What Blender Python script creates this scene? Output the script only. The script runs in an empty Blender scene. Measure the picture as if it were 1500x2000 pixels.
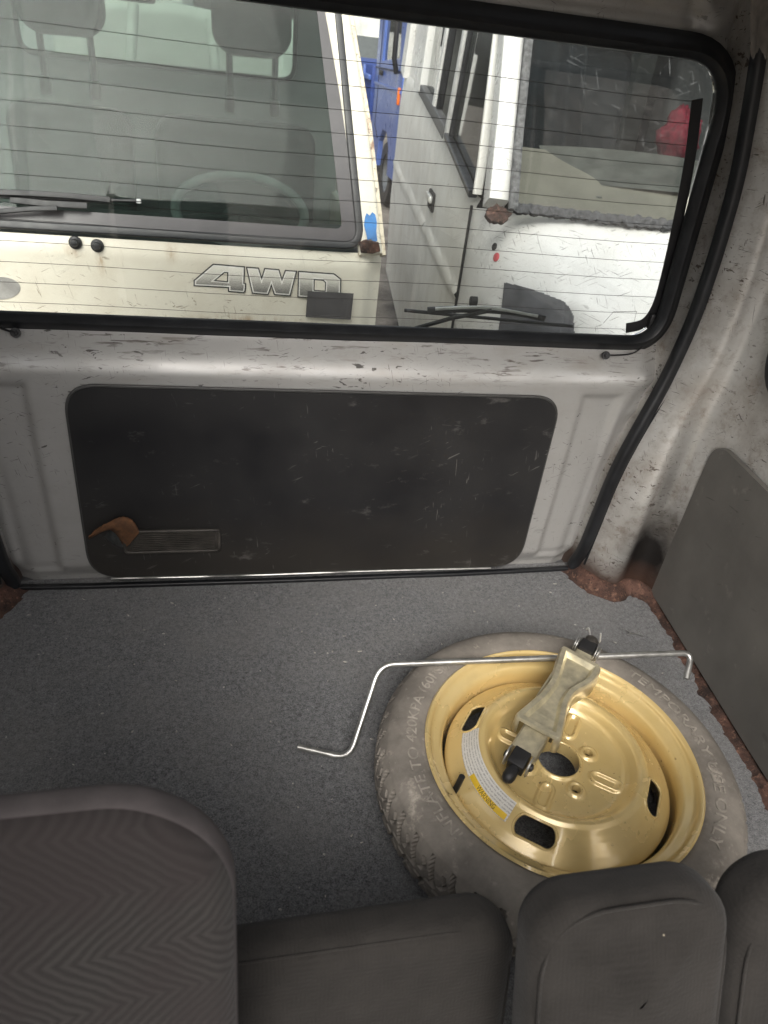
import bpy, bmesh, math, random
from mathutils import Vector, Matrix, noise
random.seed(7)
R = math.radians
scene = bpy.context.scene
COL = scene.collection

# ---------------------------------------------------------------- camera
# metres; x to the right, y towards the tailgate, z up; cargo floor at z = 0
CX = Vector((0.97818636, -0.18025189, 0.10325067))     # camera right
CD = Vector((-0.01568085, -0.55969934, -0.82854738))   # camera down
CF = Vector((0.20713656, 0.80885469, -0.55031676))     # camera forward
EYE = Vector((0, 0, 1.0))
FPX = 1387.0
cam = bpy.data.cameras.new('camera')
camo = bpy.data.objects.new('camera', cam)
COL.objects.link(camo)
camo.matrix_world = Matrix(((CX.x, -CD.x, -CF.x, EYE.x), (CX.y, -CD.y, -CF.y, EYE.y), (CX.z, -CD.z, -CF.z, EYE.z), (0, 0, 0, 1)))
cam.sensor_fit = 'VERTICAL'
cam.sensor_height = 36
cam.sensor_width = 36
cam.lens = FPX / 2000 * 36
cam.clip_start = 0.02
cam.clip_end = 500
cam.dof.use_dof = True
cam.dof.focus_distance = 1.25
cam.dof.aperture_fstop = 9.0
scene.camera = camo

# ---------------------------------------------------------------- light
SUN_EL, SUN_AZ = 42, 196           # azimuth clockwise from +y
w = bpy.data.worlds.new('World')
scene.world = w
w.use_nodes = True
nt = w.node_tree
sky = nt.nodes.new('ShaderNodeTexSky')
sky.sky_type = 'NISHITA'
sky.sun_disc = False
sky.sun_elevation = R(SUN_EL)
sky.sun_rotation = R(SUN_AZ)
sky.air_density = 0.9
sky.dust_density = 6.0
sky.ozone_density = 0.4
nt.nodes['Background'].inputs[1].default_value = 0.15
hs = nt.nodes.new('ShaderNodeHueSaturation')          # thin white overcast: the blue is mostly gone
hs.inputs['Saturation'].default_value = 0.35
nt.links.new(sky.outputs[0], hs.inputs['Color'])
nt.links.new(hs.outputs[0], nt.nodes['Background'].inputs[0])
sl = bpy.data.lights.new('sun', 'SUN')
sl.energy = 0.6
sl.angle = R(32)
sl.color = (1, 0.95, 0.87)
so = bpy.data.objects.new('sun', sl)
COL.objects.link(so)
sd = Vector((math.sin(R(SUN_AZ)) * math.cos(R(SUN_EL)), math.cos(R(SUN_AZ)) * math.cos(R(SUN_EL)), math.sin(R(SUN_EL))))
so.rotation_euler = sd.to_track_quat('Z', 'Y').to_euler()
so.location = (3, -4, 6)
vs = scene.view_settings
vs.view_transform = 'Standard'
vs.look = 'None'
vs.gamma = 1
vs.use_curve_mapping = False
vs.exposure = 0.9
scene.render.engine = 'CYCLES'
scene.cycles.max_bounces = 12
scene.cycles.transparent_max_bounces = 24

# ---------------------------------------------------------------- helpers
def U(u, v, p, n):
    """survey helper: where the sight line of photo point (u, v) meets the plane through p with normal n"""
    d = CX * (u - 750) + CD * (v - 1000) + CF * FPX
    n = Vector(n); p = Vector(p)
    return EYE + d * ((p - EYE).dot(n) / d.dot(n))
def UY(u, v, y): return U(u, v, (0, y, 0), (0, 1, 0))
def UZ(u, v, z): return U(u, v, (0, 0, z), (0, 0, 1))

def mesh(name, vs_, fs, mat, parent=None, smooth=True, auto=None):
    me = bpy.data.meshes.new(name)
    me.from_pydata([tuple(v) for v in vs_], [], fs)
    bm = bmesh.new(); bm.from_mesh(me)
    bmesh.ops.recalc_face_normals(bm, faces=bm.faces)
    bm.to_mesh(me); bm.free()
    return link(name, me, mat, parent, smooth, auto)
def link(name, me, mat, parent=None, smooth=True, auto=None):
    if isinstance(mat, N): mat = mat.m
    if mat: me.materials.append(mat)
    if smooth:
        me.shade_smooth()
        if auto is not None: me.set_sharp_from_angle(angle=R(auto))
    o = bpy.data.objects.new(name, me)
    COL.objects.link(o)
    if parent:
        o.parent = parent
        o.matrix_parent_inverse = parent.matrix_world.inverted()
    return o
def bmobj(name, bm, mat, parent=None, smooth=True, auto=35):
    bmesh.ops.recalc_face_normals(bm, faces=bm.faces)
    me = bpy.data.meshes.new(name); bm.to_mesh(me); bm.free()
    return link(name, me, mat, parent, smooth, auto)
def empty(name, loc, label=None, cat=None, group=None):
    o = bpy.data.objects.new(name, None)
    o.location = loc; o.empty_display_size = .05
    COL.objects.link(o)
    o.matrix_world = Matrix.Translation(loc)
    if label: tag(o, label, cat, group)
    return o
def tag(o, label=None, cat=None, group=None, kind=None):
    if label: o['label'] = label
    if cat: o['category'] = cat
    if group: o['group'] = group
    if kind: o['kind'] = kind
    return o
def catmull(pts, n=8, closed=False):
    P = [Vector(p) for p in pts]; out = []
    m = len(P)
    rng = range(m) if closed else range(m - 1)
    for i in rng:
        if closed: a, b, c, d = P[i - 1], P[i], P[(i + 1) % m], P[(i + 2) % m]
        else: a, b, c, d = P[max(i - 1, 0)], P[i], P[i + 1], P[min(i + 2, m - 1)]
        for k in range(n):
            t = k / n
            out.append(.5 * ((2 * b) + (c - a) * t + (2 * a - 5 * b + 4 * c - d) * t * t + (3 * b - a - 3 * c + d) * t ** 3))
    if not closed: out.append(P[-1])
    return out
def fillet(pts, r, n=6, closed=True):
    """round the corners of a polyline (any dimension)"""
    P = [Vector(p) for p in pts]; out = []; m = len(P)
    for i, p in enumerate(P):
        if not closed and i in (0, m - 1): out.append(p); continue
        rr = r[i] if isinstance(r, (list, tuple)) else r
        a, b = P[i - 1] - p, P[(i + 1) % m] - p
        if rr <= 0: out.append(p); continue
        k = min(rr, a.length * .49, b.length * .49)
        s, e = p + a.normalized() * k, p + b.normalized() * k
        for j in range(n + 1):
            t = j / n
            out.append(s * (1 - t) ** 2 + p * 2 * t * (1 - t) + e * t * t)
    return out
def sweep(name, path, prof, mat, parent=None, closed=False, up=(0, 0, 1), auto=40, caps=True, jit=0):
    """prof: list of (side, up) offsets swept along path; up is the fixed reference"""
    P = [Vector(p) for p in path]; up = Vector(up); vs_ = []; fs = []; m = len(P); k = len(prof)
    for i, p in enumerate(P):
        if closed: t = P[(i + 1) % m] - P[i - 1]
        else: t = P[min(i + 1, m - 1)] - P[max(i - 1, 0)]
        t.normalize()
        s = t.cross(up); s.normalize(); q = s.cross(t)
        for a, b in prof:
            o = s * a + q * b
            if jit: o = o * (1 + jit * noise.noise(p * 60 + Vector((a, b, 0)) * 500))
            vs_.append(p + o)
    for i in range(m if closed else m - 1):
        j = (i + 1) % m
        for a in range(k):
            b = (a + 1) % k
            fs.append((i * k + a, i * k + b, j * k + b, j * k + a))
    if not closed and caps:
        fs.append(tuple(range(k))); fs.append(tuple(range((m - 1) * k, m * k)))
    return mesh(name, vs_, fs, mat, parent, True, auto)
def circ(r, n=8, sx=1, sy=1): return [(r * sx * math.cos(2 * math.pi * i / n), r * sy * math.sin(2 * math.pi * i / n)) for i in range(n)]
def rprof(w_, h, r, n=3):
    pts = fillet([Vector((-w_ / 2, -h / 2, 0)), Vector((w_ / 2, -h / 2, 0)), Vector((w_ / 2, h / 2, 0)), Vector((-w_ / 2, h / 2, 0))], r, n)
    return [(p.x, p.y) for p in pts]
def tube(name, pts, r, mat, parent=None, n=10, rnd=0, closed=False):
    """round tube with parallel transport"""
    P = [Vector(p) for p in pts]
    if rnd: P = fillet(P, rnd, 8, closed)
    vs_ = []; fs = []; m = len(P)
    t0 = (P[1] - P[0]).normalized()
    s = t0.orthogonal().normalized()
    for i, p in enumerate(P):
        if closed: t = (P[(i + 1) % m] - P[i - 1]).normalized()
        else: t = (P[min(i + 1, m - 1)] - P[max(i - 1, 0)]).normalized()
        s = (s - t * s.dot(t)).normalized(); q = t.cross(s)
        for a in range(n):
            an = 2 * math.pi * a / n
            vs_.append(p + s * math.cos(an) * r + q * math.sin(an) * r)
    for i in range(m if closed else m - 1):
        j = (i + 1) % m
        for a in range(n):
            b = (a + 1) % n
            fs.append((i * n + a, i * n + b, j * n + b, j * n + a))
    if not closed:
        fs.append(tuple(range(n))); fs.append(tuple(range((m - 1) * n, m * n)))
    return mesh(name, vs_, fs, mat, parent, True, 45)
def slab(name, outline, nrm, th, mat, parent=None, bev=0, holes=(), smooth=True, fn=None):
    """flat outline extruded by th against nrm, optional holes, bevelled rim"""
    bm = bmesh.new(); nrm = Vector(nrm).normalized()
    loops = [outline] + list(holes); edges = []
    for lp in loops:
        v = [bm.verts.new(p) for p in lp]
        edges += [bm.edges.new((v[i], v[(i + 1) % len(v)])) for i in range(len(v))]
    if holes: bmesh.ops.triangle_fill(bm, use_beauty=True, use_dissolve=False, edges=edges, normal=nrm)
    else: bm.faces.new(bm.verts[:])
    for f in bm.faces:
        f.normal_update()
        if f.normal.dot(nrm) < 0: f.normal_flip()
    if th:
        top = list(bm.faces)
        g = bmesh.ops.extrude_face_region(bm, geom=top)
        newv = [e for e in g['geom'] if isinstance(e, bmesh.types.BMVert)]
        # region copies become the top; originals pushed back
        old = [v for v in bm.verts if v not in set(newv)]
        for v in old: v.co -= nrm * th
        if bev:
            nv = set(newv)
            ee = [e for e in bm.edges if e.verts[0] in nv and e.verts[1] in nv and any(abs(f.normal.dot(nrm)) < .5 or not f.is_valid for f in e.link_faces)]
            bm.normal_update()
            ee = [e for e in bm.edges if e.verts[0] in nv and e.verts[1] in nv and len(e.link_faces) == 2 and e.calc_face_angle(0) > .6]
            bmesh.ops.bevel(bm, geom=ee, offset=bev, segments=3, affect='EDGES', profile=.6, clamp_overlap=True)
    if fn:
        for v in bm.verts: v.co = fn(v.co)
    return bmobj(name, bm, mat, parent, smooth, 30)
def box(name, c, s, mat, parent=None, bev=.004, rot=None, seg=2, M=None):
    bm = bmesh.new()
    bmesh.ops.create_cube(bm, size=1)
    bmesh.ops.scale(bm, vec=s, verts=bm.verts)
    if bev: bmesh.ops.bevel(bm, geom=bm.edges[:], offset=bev, segments=seg, affect='EDGES', profile=.5, clamp_overlap=True)
    if rot: bmesh.ops.rotate(bm, cent=(0, 0, 0), matrix=Matrix.Rotation(rot[0], 3, rot[1]), verts=bm.verts)
    bmesh.ops.translate(bm, vec=c, verts=bm.verts)
    if M: bmesh.ops.transform(bm, matrix=M, verts=bm.verts)
    return bmobj(name, bm, mat, parent, True, 40)
def lathe(name, prof, c, mat, parent=None, n=96, axis=(0, 0, 1), closed=False, auto=40, fn=None, caps=False):
    """prof (r, h); axis = direction of h"""
    ax = Vector(axis).normalized()
    e1 = ax.orthogonal().normalized() if abs(ax.z) < .999 else Vector((1, 0, 0)); e2 = ax.cross(e1)
    vs_ = []; fs = []; k = len(prof); c = Vector(c)
    for i in range(n):
        a = 2 * math.pi * i / n
        for j, (r, h) in enumerate(prof):
            if fn: r, h = fn(r, h, a, j)
            vs_.append(c + (e1 * math.cos(a) + e2 * math.sin(a)) * r + ax * h)
    for i in range(n):
        i2 = (i + 1) % n
        for j in range(k if closed else k - 1):
            j2 = (j + 1) % k
            fs.append((i * k + j, i2 * k + j, i2 * k + j2, i * k + j2))
    if caps:
        fs.append(tuple(i * k for i in range(n))); fs.append(tuple(i * k + k - 1 for i in range(n)))
    return mesh(name, vs_, fs, mat, parent, True, auto)
def grid(name, f, nu, nv, mat, parent=None, keep=None, auto=None):
    vs_ = [f(i / nu, j / nv) for j in range(nv + 1) for i in range(nu + 1)]
    fs = []
    for j in range(nv):
        for i in range(nu):
            q = (j * (nu + 1) + i, j * (nu + 1) + i + 1, (j + 1) * (nu + 1) + i + 1, (j + 1) * (nu + 1) + i)
            if keep is None or keep(sum((Vector(vs_[k]) for k in q), Vector()) / 4): fs.append(q)
    used = sorted({k for q in fs for k in q}); ix = {k: n for n, k in enumerate(used)}
    return mesh(name, [vs_[k] for k in used], [tuple(ix[k] for k in q) for q in fs], mat, parent, True, auto)
def inpoly(x, y, P):
    c = False; j = len(P) - 1
    for i in range(len(P)):
        xi, yi = P[i][0], P[i][1]; xj, yj = P[j][0], P[j][1]
        if (yi > y) != (yj > y) and x < (xj - xi) * (y - yi) / (yj - yi) + xi: c = not c
        j = i
    return c
def lerp1(tab, z):
    if z <= tab[0][0]: return tab[0][1]
    for (a, b), (c, d) in zip(tab, tab[1:]):
        if z <= c: 
            t = (z - a) / (c - a); return b + (d - b) * t
    return tab[-1][1]
def smooth1(tab, z, h=.03):
    return sum(lerp1(tab, z + k * h) for k in (-2, -1, 0, 1, 2)) / 5
def sst(a, b, x):
    t = min(max((x - a) / (b - a), 0), 1); return t * t * (3 - 2 * t)
def cushion(name, c, s, rad, edge, mat, parent=None, puff=.012, n=20, lean=0, front=None):
    """seat cushion: rounded outline in x-z, soft edges in y"""
    hx, hy, hz = s[0] / 2, s[1] / 2, s[2] / 2
    def ring(ins, y):
        r = max(rad - ins, .004); a, b = hx - ins, hz - ins; pts = []
        for cx, cz, a0 in ((a - r, b - r, 0), (-a + r, b - r, 90), (-a + r, -b + r, 180), (a - r, -b + r, 270)):
            for k in range(n + 1):
                an = R(a0 + 90 * k / n)
                pts.append((cx + r * math.cos(an), y, cz + r * math.sin(an)))
        return pts
    rings = []
    lim = min(hx, hz) * .97
    inner = [edge + (lim - edge) * k for k in (1, .8, .6, .4, .25, .12, .05)]
    for ins in inner: rings.append(ring(ins, -hy - puff * sst(edge, lim, ins)))
    for k in range(9):
        t = math.pi / 2 * k / 8
        rings.append(ring(edge * (1 - math.sin(t)), -hy + edge * (1 - math.cos(t))))
    for k in range(9):
        t = math.pi / 2 * k / 8
        rings.append(ring(edge * (1 - math.cos(t)), hy - edge * (1 - math.sin(t))))
    for ins in inner[::-1]: rings.append(ring(ins, hy + puff * sst(edge, lim, ins)))
    m = len(rings[0]); vs_ = []; fs = []
    rt = Matrix.Rotation(lean, 3, 'X')
    for rg in rings:
        for p in rg:
            q = Vector(p)
            q.y += .004 * noise.noise(q * 14); q.z += .004 * noise.noise(q * 11 + Vector((3, 1, 2))); q.x += .003 * noise.noise(q * 12 + Vector((9, 4, 2)))
            vs_.append(Vector(c) + rt @ q)
    for i in range(len(rings) - 1):
        for a in range(m):
            b = (a + 1) % m
            fs.append((i * m + a, i * m + b, (i + 1) * m + b, (i + 1) * m + a))
    fs.append(tuple(range(m))); fs.append(tuple(range((len(rings) - 1) * m, len(rings) * m)))
    o = mesh(name, vs_, fs, mat, parent, True)
    if front:
        o.data.materials.append(front.m if isinstance(front, N) else front)
        for pl in o.data.polygons:
            if pl.index // m < 13 or pl.index == len(o.data.polygons) - 2: pl.material_index = 1
    return o

# ---------------------------------------------------------------- materials
class N:
    def __init__(s, name):
        s.m = bpy.data.materials.new(name); s.m.use_nodes = True
        s.t = s.m.node_tree; s.b = s.t.nodes['Principled BSDF']; s.out = s.t.nodes['Material Output']
        s.co = s.t.nodes.new('ShaderNodeTexCoord').outputs['Object']
    def n(s, typ, ins=None, **kw):
        x = s.t.nodes.new('ShaderNode' + typ)
        for k, v in kw.items(): setattr(x, k, v)
        for k, v in (ins or {}).items(): s.put(x.inputs[k], v)
        return x
    def put(s, sock, v):
        if isinstance(v, bpy.types.NodeSocket): s.t.links.new(v, sock)
        elif isinstance(v, tuple) and len(v) == 3 and sock.type == 'RGBA': sock.default_value = (*v, 1)
        else: sock.default_value = v
    def map(s, sc=(1, 1, 1), rot=(0, 0, 0), loc=(0, 0, 0)): return s.n('Mapping', {'Vector': s.co, 'Scale': sc, 'Rotation': rot, 'Location': loc}).outputs[0]
    def noise(s, scale, detail=4, rough=.55, vec=None, dist=0): return s.n('TexNoise', {'Vector': vec or s.co, 'Scale': scale, 'Detail': detail, 'Roughness': rough, 'Distortion': dist}).outputs['Fac']
    def ramp(s, f, a, b, c0=0., c1=1.):
        return s.n('MapRange', {'Value': f, 'From Min': a, 'From Max': b, 'To Min': c0, 'To Max': c1}).outputs[0]
    def mul(s, a, b): return s.n('Math', {0: a, 1: b}, operation='MULTIPLY').outputs[0]
    def add(s, a, b): return s.n('Math', {0: a, 1: b}, operation='ADD', use_clamp=True).outputs[0]
    def math(s, op, a, b=0.): return s.n('Math', {0: a, 1: b}, operation=op).outputs[0]
    def mix(s, f, a, b):
        x = s.n('Mix', data_type='RGBA'); s.put(x.inputs[0], f); s.put(x.inputs[6], a); s.put(x.inputs[7], b); return x.outputs[2]
    def bump(s, h, st=.3, dist=.002):
        s.put(s.b.inputs['Normal'], s.n('Bump', {'Height': h, 'Strength': st, 'Distance': dist}).outputs[0])
    def set(s, col=None, rough=None, metal=None, **kw):
        if col is not None: s.put(s.b.inputs['Base Color'], col)
        if rough is not None: s.put(s.b.inputs['Roughness'], rough)
        if metal is not None: s.put(s.b.inputs['Metallic'], metal)
        for k, v in kw.items(): s.put(s.b.inputs[k.replace('_', ' ')], v)
        return s.m
def plain(name, col, rough=.5, metal=0, var=.25, scale=25, bump=0):
    m = N(name); f = m.noise(scale, 5)
    c = m.mix(m.ramp(f, .35, .7), tuple(x * (1 - var) for x in col), tuple(min(x * (1 + var), 1) for x in col))
    if bump: m.bump(m.noise(scale * 8, 3), bump, .001)
    return m.set(c, m.ramp(f, .3, .7, rough * .85, min(rough * 1.15, 1)), metal)
def scratches(m, scale, thr, stretch=14, rots=(.2, 1.1, 2.2)):
    """thin scratch lines of three directions, 0..1"""
    tot = None
    for i, r in enumerate(rots):
        v = m.map((1, 1, 1), (r * .7, r, r * .4), (i * 3.1, i * 1.7, i))
        v2 = m.n('Mapping', {'Vector': v, 'Scale': (stretch, 1, 1)}).outputs[0]
        f = m.noise(scale, 2, .4, v2, .35)
        k = m.ramp(f, thr, thr + .035)
        tot = k if tot is None else m.n('Math', {0: tot, 1: k}, operation='MAXIMUM').outputs[0]
    return tot
def worn_paint(name, col, rough=.38, metal=0, dirt=(.12, .1, .08), chip=.66, scr=.70, rust=.74, grime=.35, sc=1, cdark=(.05, .045, .04), fine=1.):
    m = N(name)
    big = m.noise(2.2 * sc, 4); mid = m.noise(9 * sc, 6, .65)
    c = m.mix(m.mul(m.ramp(mid, .45, .75), grime), col, tuple(a * .5 + b * .5 for a, b in zip(col, dirt)))
    c = m.mix(m.mul(m.ramp(big, .5, .72), grime * .7), c, tuple(a * .65 + b * .35 for a, b in zip(col, dirt)))
    s1 = scratches(m, 16 * sc * fine, scr); area = m.ramp(m.noise(4 * sc, 2), .38, .6)
    c = m.mix(m.mul(m.mul(s1, area), .8), c, cdark)
    v = m.n('Mapping', {'Vector': m.co, 'Scale': (.6, 1, 1.7)}).outputs[0]
    ch = m.mul(m.ramp(m.noise(60 * sc, 3, .6, v, .6), chip, chip + .03), m.ramp(m.noise(6 * sc, 3), .45, .6))
    c = m.mix(m.mul(ch, .85), c, cdark)
    ru = m.ramp(m.noise(7 * sc, 8, .7, m.map((1, 1, .45), (0, 0, 0), (5, 2, 1))), rust, rust + .07)
    c = m.mix(m.mul(ru, .8), c, m.mix(m.noise(60, 4), (.12, .045, .02), (.3, .13, .06)))
    m.bump(m.add(m.mul(mid, .15), m.math('SUBTRACT', 1, m.mul(ch, .8))), .12, .0006)
    return m.set(c, m.add(m.ramp(mid, .3, .7, rough * .8, rough * 1.3), m.mul(ch, .3)), metal)
def glass(name, tint=(.95, .97, .96), dust=.04, dcol=(.45, .45, .42), gl=.02, scr=0., rough=.02, ior=1.5):
    m = N(name)
    tr = m.n('BsdfTransparent', {'Color': tint}); go = m.n('BsdfGlossy', {'Color': (1, 1, 1), 'Roughness': rough}); df = m.n('BsdfDiffuse', {'Color': dcol})
    fr = m.n('Fresnel', {'IOR': ior}).outputs[0]
    a = m.n('MixShader', {0: fr, 1: tr.outputs[0], 2: go.outputs[0]}).outputs[0]
    d = m.ramp(m.noise(5, 6, .65), .3, .75, dust * .5, dust * 1.6)
    if scr:
        d = m.add(d, m.mul(m.mul(scratches(m, 14, .7), m.ramp(m.noise(3, 3), .35, .6)), scr))
        d = m.add(d, m.mul(m.ramp(m.noise(120, 2), .68, .75), scr * .5))
    sh = m.n('MixShader', {0: d, 1: a, 2: df.outputs[0]}).outputs[0]
    m.t.links.new(sh, m.out.inputs[0])
    return m.m

silver = worn_paint('silver_paint', (.43, .425, .412), .38, .3, chip=.65, scr=.705, rust=.78, grime=.3, fine=2.4)
def _ledge():
    t = silver.node_tree; m = N.__new__(N); m.m = silver; m.t = t; m.b = t.nodes['Principled BSDF']; m.co = [n for n in t.nodes if n.type == 'TEX_COORD'][0].outputs['Object']
    c = m.b.inputs['Base Color'].links[0].from_socket
    z = m.n('SeparateXYZ', {'Vector': m.co}).outputs[2]
    band = m.mul(m.ramp(z, .455, .485), m.ramp(z, .575, .535))
    st = m.ramp(m.noise(1, 4, .6, m.map((22, 22, 190)), .4), .565, .63)
    ar = m.ramp(m.noise(5, 4, .6, m.map((1, 1, 3))), .40, .56)
    c = m.mix(m.mul(m.mul(m.mul(st, ar), band), .8), c, (.07, .055, .045))
    gr = m.mul(m.ramp(m.noise(13, 6, .7, m.map((.6, 1, 2))), .5, .7), m.ramp(z, .42, .5, .25, 1))
    c = m.mix(m.mul(gr, .4), c, (.30, .26, .22))
    m.put(m.b.inputs['Base Color'], c)
_ledge()
silver_worn = N('silver_paint_pillar')
def _sp():
    m = silver_worn
    mid = m.noise(9, 6, .65)
    c = m.mix(m.mul(m.ramp(mid, .40, .68), .75), (.54, .53, .505), (.27, .235, .20))
    c = m.mix(m.mul(m.mul(scratches(m, 42, .705), m.ramp(m.noise(4, 2), .35, .55)), .85), c, (.04, .035, .03))
    ch = m.mul(m.ramp(m.noise(75, 4, .65, m.map((.6, 1, 1.5)), .7), .60, .63), m.ramp(m.noise(6, 4), .43, .56))
    c = m.mix(m.mul(ch, .85), c, (.06, .04, .028))
    c = m.mix(m.mul(m.ramp(m.noise(28, 6, .75), .52, .7), .55), c, (.20, .15, .11))
    # soot burnt onto the foot of the right pillar, with a streak above it
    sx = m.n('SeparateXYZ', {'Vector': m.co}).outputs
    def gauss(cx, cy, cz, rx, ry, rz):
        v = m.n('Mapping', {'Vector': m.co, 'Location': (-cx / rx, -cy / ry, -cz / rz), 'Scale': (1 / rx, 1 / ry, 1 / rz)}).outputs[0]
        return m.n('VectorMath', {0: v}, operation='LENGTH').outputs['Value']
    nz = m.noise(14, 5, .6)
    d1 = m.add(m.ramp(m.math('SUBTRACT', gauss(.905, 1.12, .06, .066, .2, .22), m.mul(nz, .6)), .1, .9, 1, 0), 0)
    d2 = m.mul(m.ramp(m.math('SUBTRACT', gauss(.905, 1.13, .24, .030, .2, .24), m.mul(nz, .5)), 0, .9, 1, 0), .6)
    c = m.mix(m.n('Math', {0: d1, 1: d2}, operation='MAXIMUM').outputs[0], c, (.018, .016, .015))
    low = m.mul(m.ramp(m.math('SUBTRACT', sx[2], m.mul(m.noise(30, 4), .05)), .0, .06, 1, 0), .9)
    c = m.mix(low, c, (.075, .043, .032))
    m.bump(m.math('SUBTRACT', 1, ch), .2, .0006)
    return m.set(c, m.ramp(mid, .3, .7, .3, .5), .35)
_sp()
rust_m = N('rust')
def _ru():
    m = rust_m; f = m.noise(18, 8, .7); g = m.noise(90, 5, .7)
    c = m.mix(m.ramp(f, .38, .62), (.022, .013, .010), (.105, .052, .037))
    c = m.mix(m.ramp(g, .55, .68), c, (.21, .115, .08))
    c = m.mix(m.ramp(m.noise(240, 3), .60, .68), c, (.018, .012, .010))
    m.bump(m.add(f, m.mul(g, .9)), 1., .006); return m.set(c, .85)
_ru()
carpet = N('carpet_felt')
def _ca():
    m = carpet
    a = m.noise(420, 3, .75); b = m.noise(150, 4, .7); big = m.noise(4.5, 6, .7)
    f = m.add(m.mul(a, .6), m.mul(b, .4))
    c = m.mix(m.ramp(f, .38, .64), (.034, .036, .039), (.245, .249, .256))
    c = m.mix(m.mul(m.ramp(big, .42, .7), .45), c, (.19, .185, .175))
    lint = m.n('TexVoronoi', {'Vector': m.map((1, .6, 1), (0, 0, .5)), 'Scale': 24.}, feature='F1').outputs['Distance']
    c = m.mix(m.mul(m.ramp(lint, .02, .045, 1, 0), m.ramp(m.noise(7, 2, .5), .5, .56)), c, (.45, .44, .42))
    m.bump(f, 1., .004); return m.set(c, .97, Sheen_Weight=.25, Sheen_Roughness=.6, Specular_IOR_Level=.1)
_ca()
board = N('black_hardboard')
def _bo():
    m = board; f = m.noise(5, 6, .6); fine = m.noise(220, 3, .6, m.map((.3, 1, 1)))
    c = m.mix(m.ramp(f, .35, .7), (.011, .011, .0125), (.021, .0205, .0205))
    sx = m.n('SeparateXYZ', {'Vector': m.co}).outputs
    dirt = m.mul(m.ramp(m.math('ADD', sx[2], m.mul(m.noise(9, 5), -.2)), -.05, .10, 1, 0), .4)
    c = m.mix(dirt, c, (.035, .029, .021))
    s = m.mul(scratches(m, 26, .71, 8, (.1, 1.5, 2.6)), m.ramp(m.noise(5, 3), .5, .62))
    c = m.mix(m.mul(s, .4), c, (.2, .19, .18))
    sm = m.mul(m.ramp(m.noise(26, 5, .72, m.map((.45, 1, 1))), .62, .76), .4)
    c = m.mix(sm, c, (.2, .19, .18))
    m.bump(fine, .25, .0006); return m.set(c, m.ramp(f, .3, .7, .42, .6))
_bo()
side_board = N('grey_hardboard')
def _sb():
    m = side_board; f = m.noise(6, 6, .65)
    c = m.mix(m.ramp(f, .35, .7), (.115, .109, .099), (.165, .157, .142))
    s = m.mul(scratches(m, 18, .72, 8, (.4, 1.2, 2.1)), m.ramp(m.noise(5, 3), .45, .6))
    c = m.mix(m.mul(s, .6), c, (.035, .032, .03))
    c = m.mix(m.mul(m.ramp(m.noise(21, 5, .7), .62, .72), .35), c, (.3, .28, .25))
    m.bump(m.noise(200, 3), .2, .0006); m.set(c, m.ramp(f, .3, .7, .45, .6))
_sb()
rubber = plain('black_rubber', (.012, .013, .015), .42, 0, .3, 30)
black_pl = plain('black_plastic', (.013, .013, .014), .5, 0, .2, 40)
dark_hole = plain('dark_inside', (.01, .01, .01), .9)  # near-black, used where gaps, recesses and holes would lie in shade
grille_m = plain('grille_plastic', (.055, .050, .044), .45, 0, .4, 30)
brown_board = plain('torn_hardboard', (.12, .055, .024), .9, 0, .35, 60, .5)
steel = plain('zinc_steel', (.50, .50, .48), .34, .85, .2, 60)
galv = plain('galvanised_plate', (.60, .55, .40), .36, .65, .2, 60, .1)
inner_metal = plain('bare_metal', (.20, .21, .22), .4, .6, .2, 20)
line_m = plain('heater_print', (.03, .025, .022), .6)
glass_rear = glass('rear_glass', (.94, .965, .96), .006, scr=.05)
gold = N('gold_wheel_paint')
def _go():
    m = gold; f = m.noise(6, 5, .6); sp = m.ramp(m.noise(150, 2), .67, .72)
    c = m.mix(m.ramp(f, .35, .7), (.66, .49, .20), (.75, .585, .28))
    c = m.mix(m.mul(m.ramp(m.noise(11, 6, .7), .5, .75), .22), c, (.45, .36, .21))
    c = m.mix(m.mul(m.mul(sp, m.ramp(m.noise(8, 3), .5, .6)), .8), c, (.09, .055, .03))
    return m.set(c, m.ramp(f, .3, .7, .20, .32), .25, Coat_Weight=1., Coat_Roughness=.08)
_go()
tyre_m = N('tyre_rubber')
def _ty():
    m = tyre_m; f = m.noise(7, 7, .7); g = m.noise(45, 5, .7)
    c = m.mix(m.ramp(f, .38, .62), (.135, .121, .105), (.25, .226, .196))
    c = m.mix(m.mul(m.ramp(g, .58, .72), .45), c, (.42, .385, .34))
    mud = m.ramp(m.noise(5, 8, .72, m.map((1, 1, 1), (0, 0, 0), (2.3, .6, 0))), .59, .64)
    c = m.mix(m.mul(mud, .65), c, (.50, .45, .38))
    m.bump(m.add(g, m.mul(f, .5)), .25, .001); return m.set(c, .8)
_ty()
velour = plain('velour_purple_grey', (.055, .047, .047), .95, 0, .2, 60, .3)
velour_dark = N('velour_dark')
herring = N('herringbone_velour')
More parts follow.
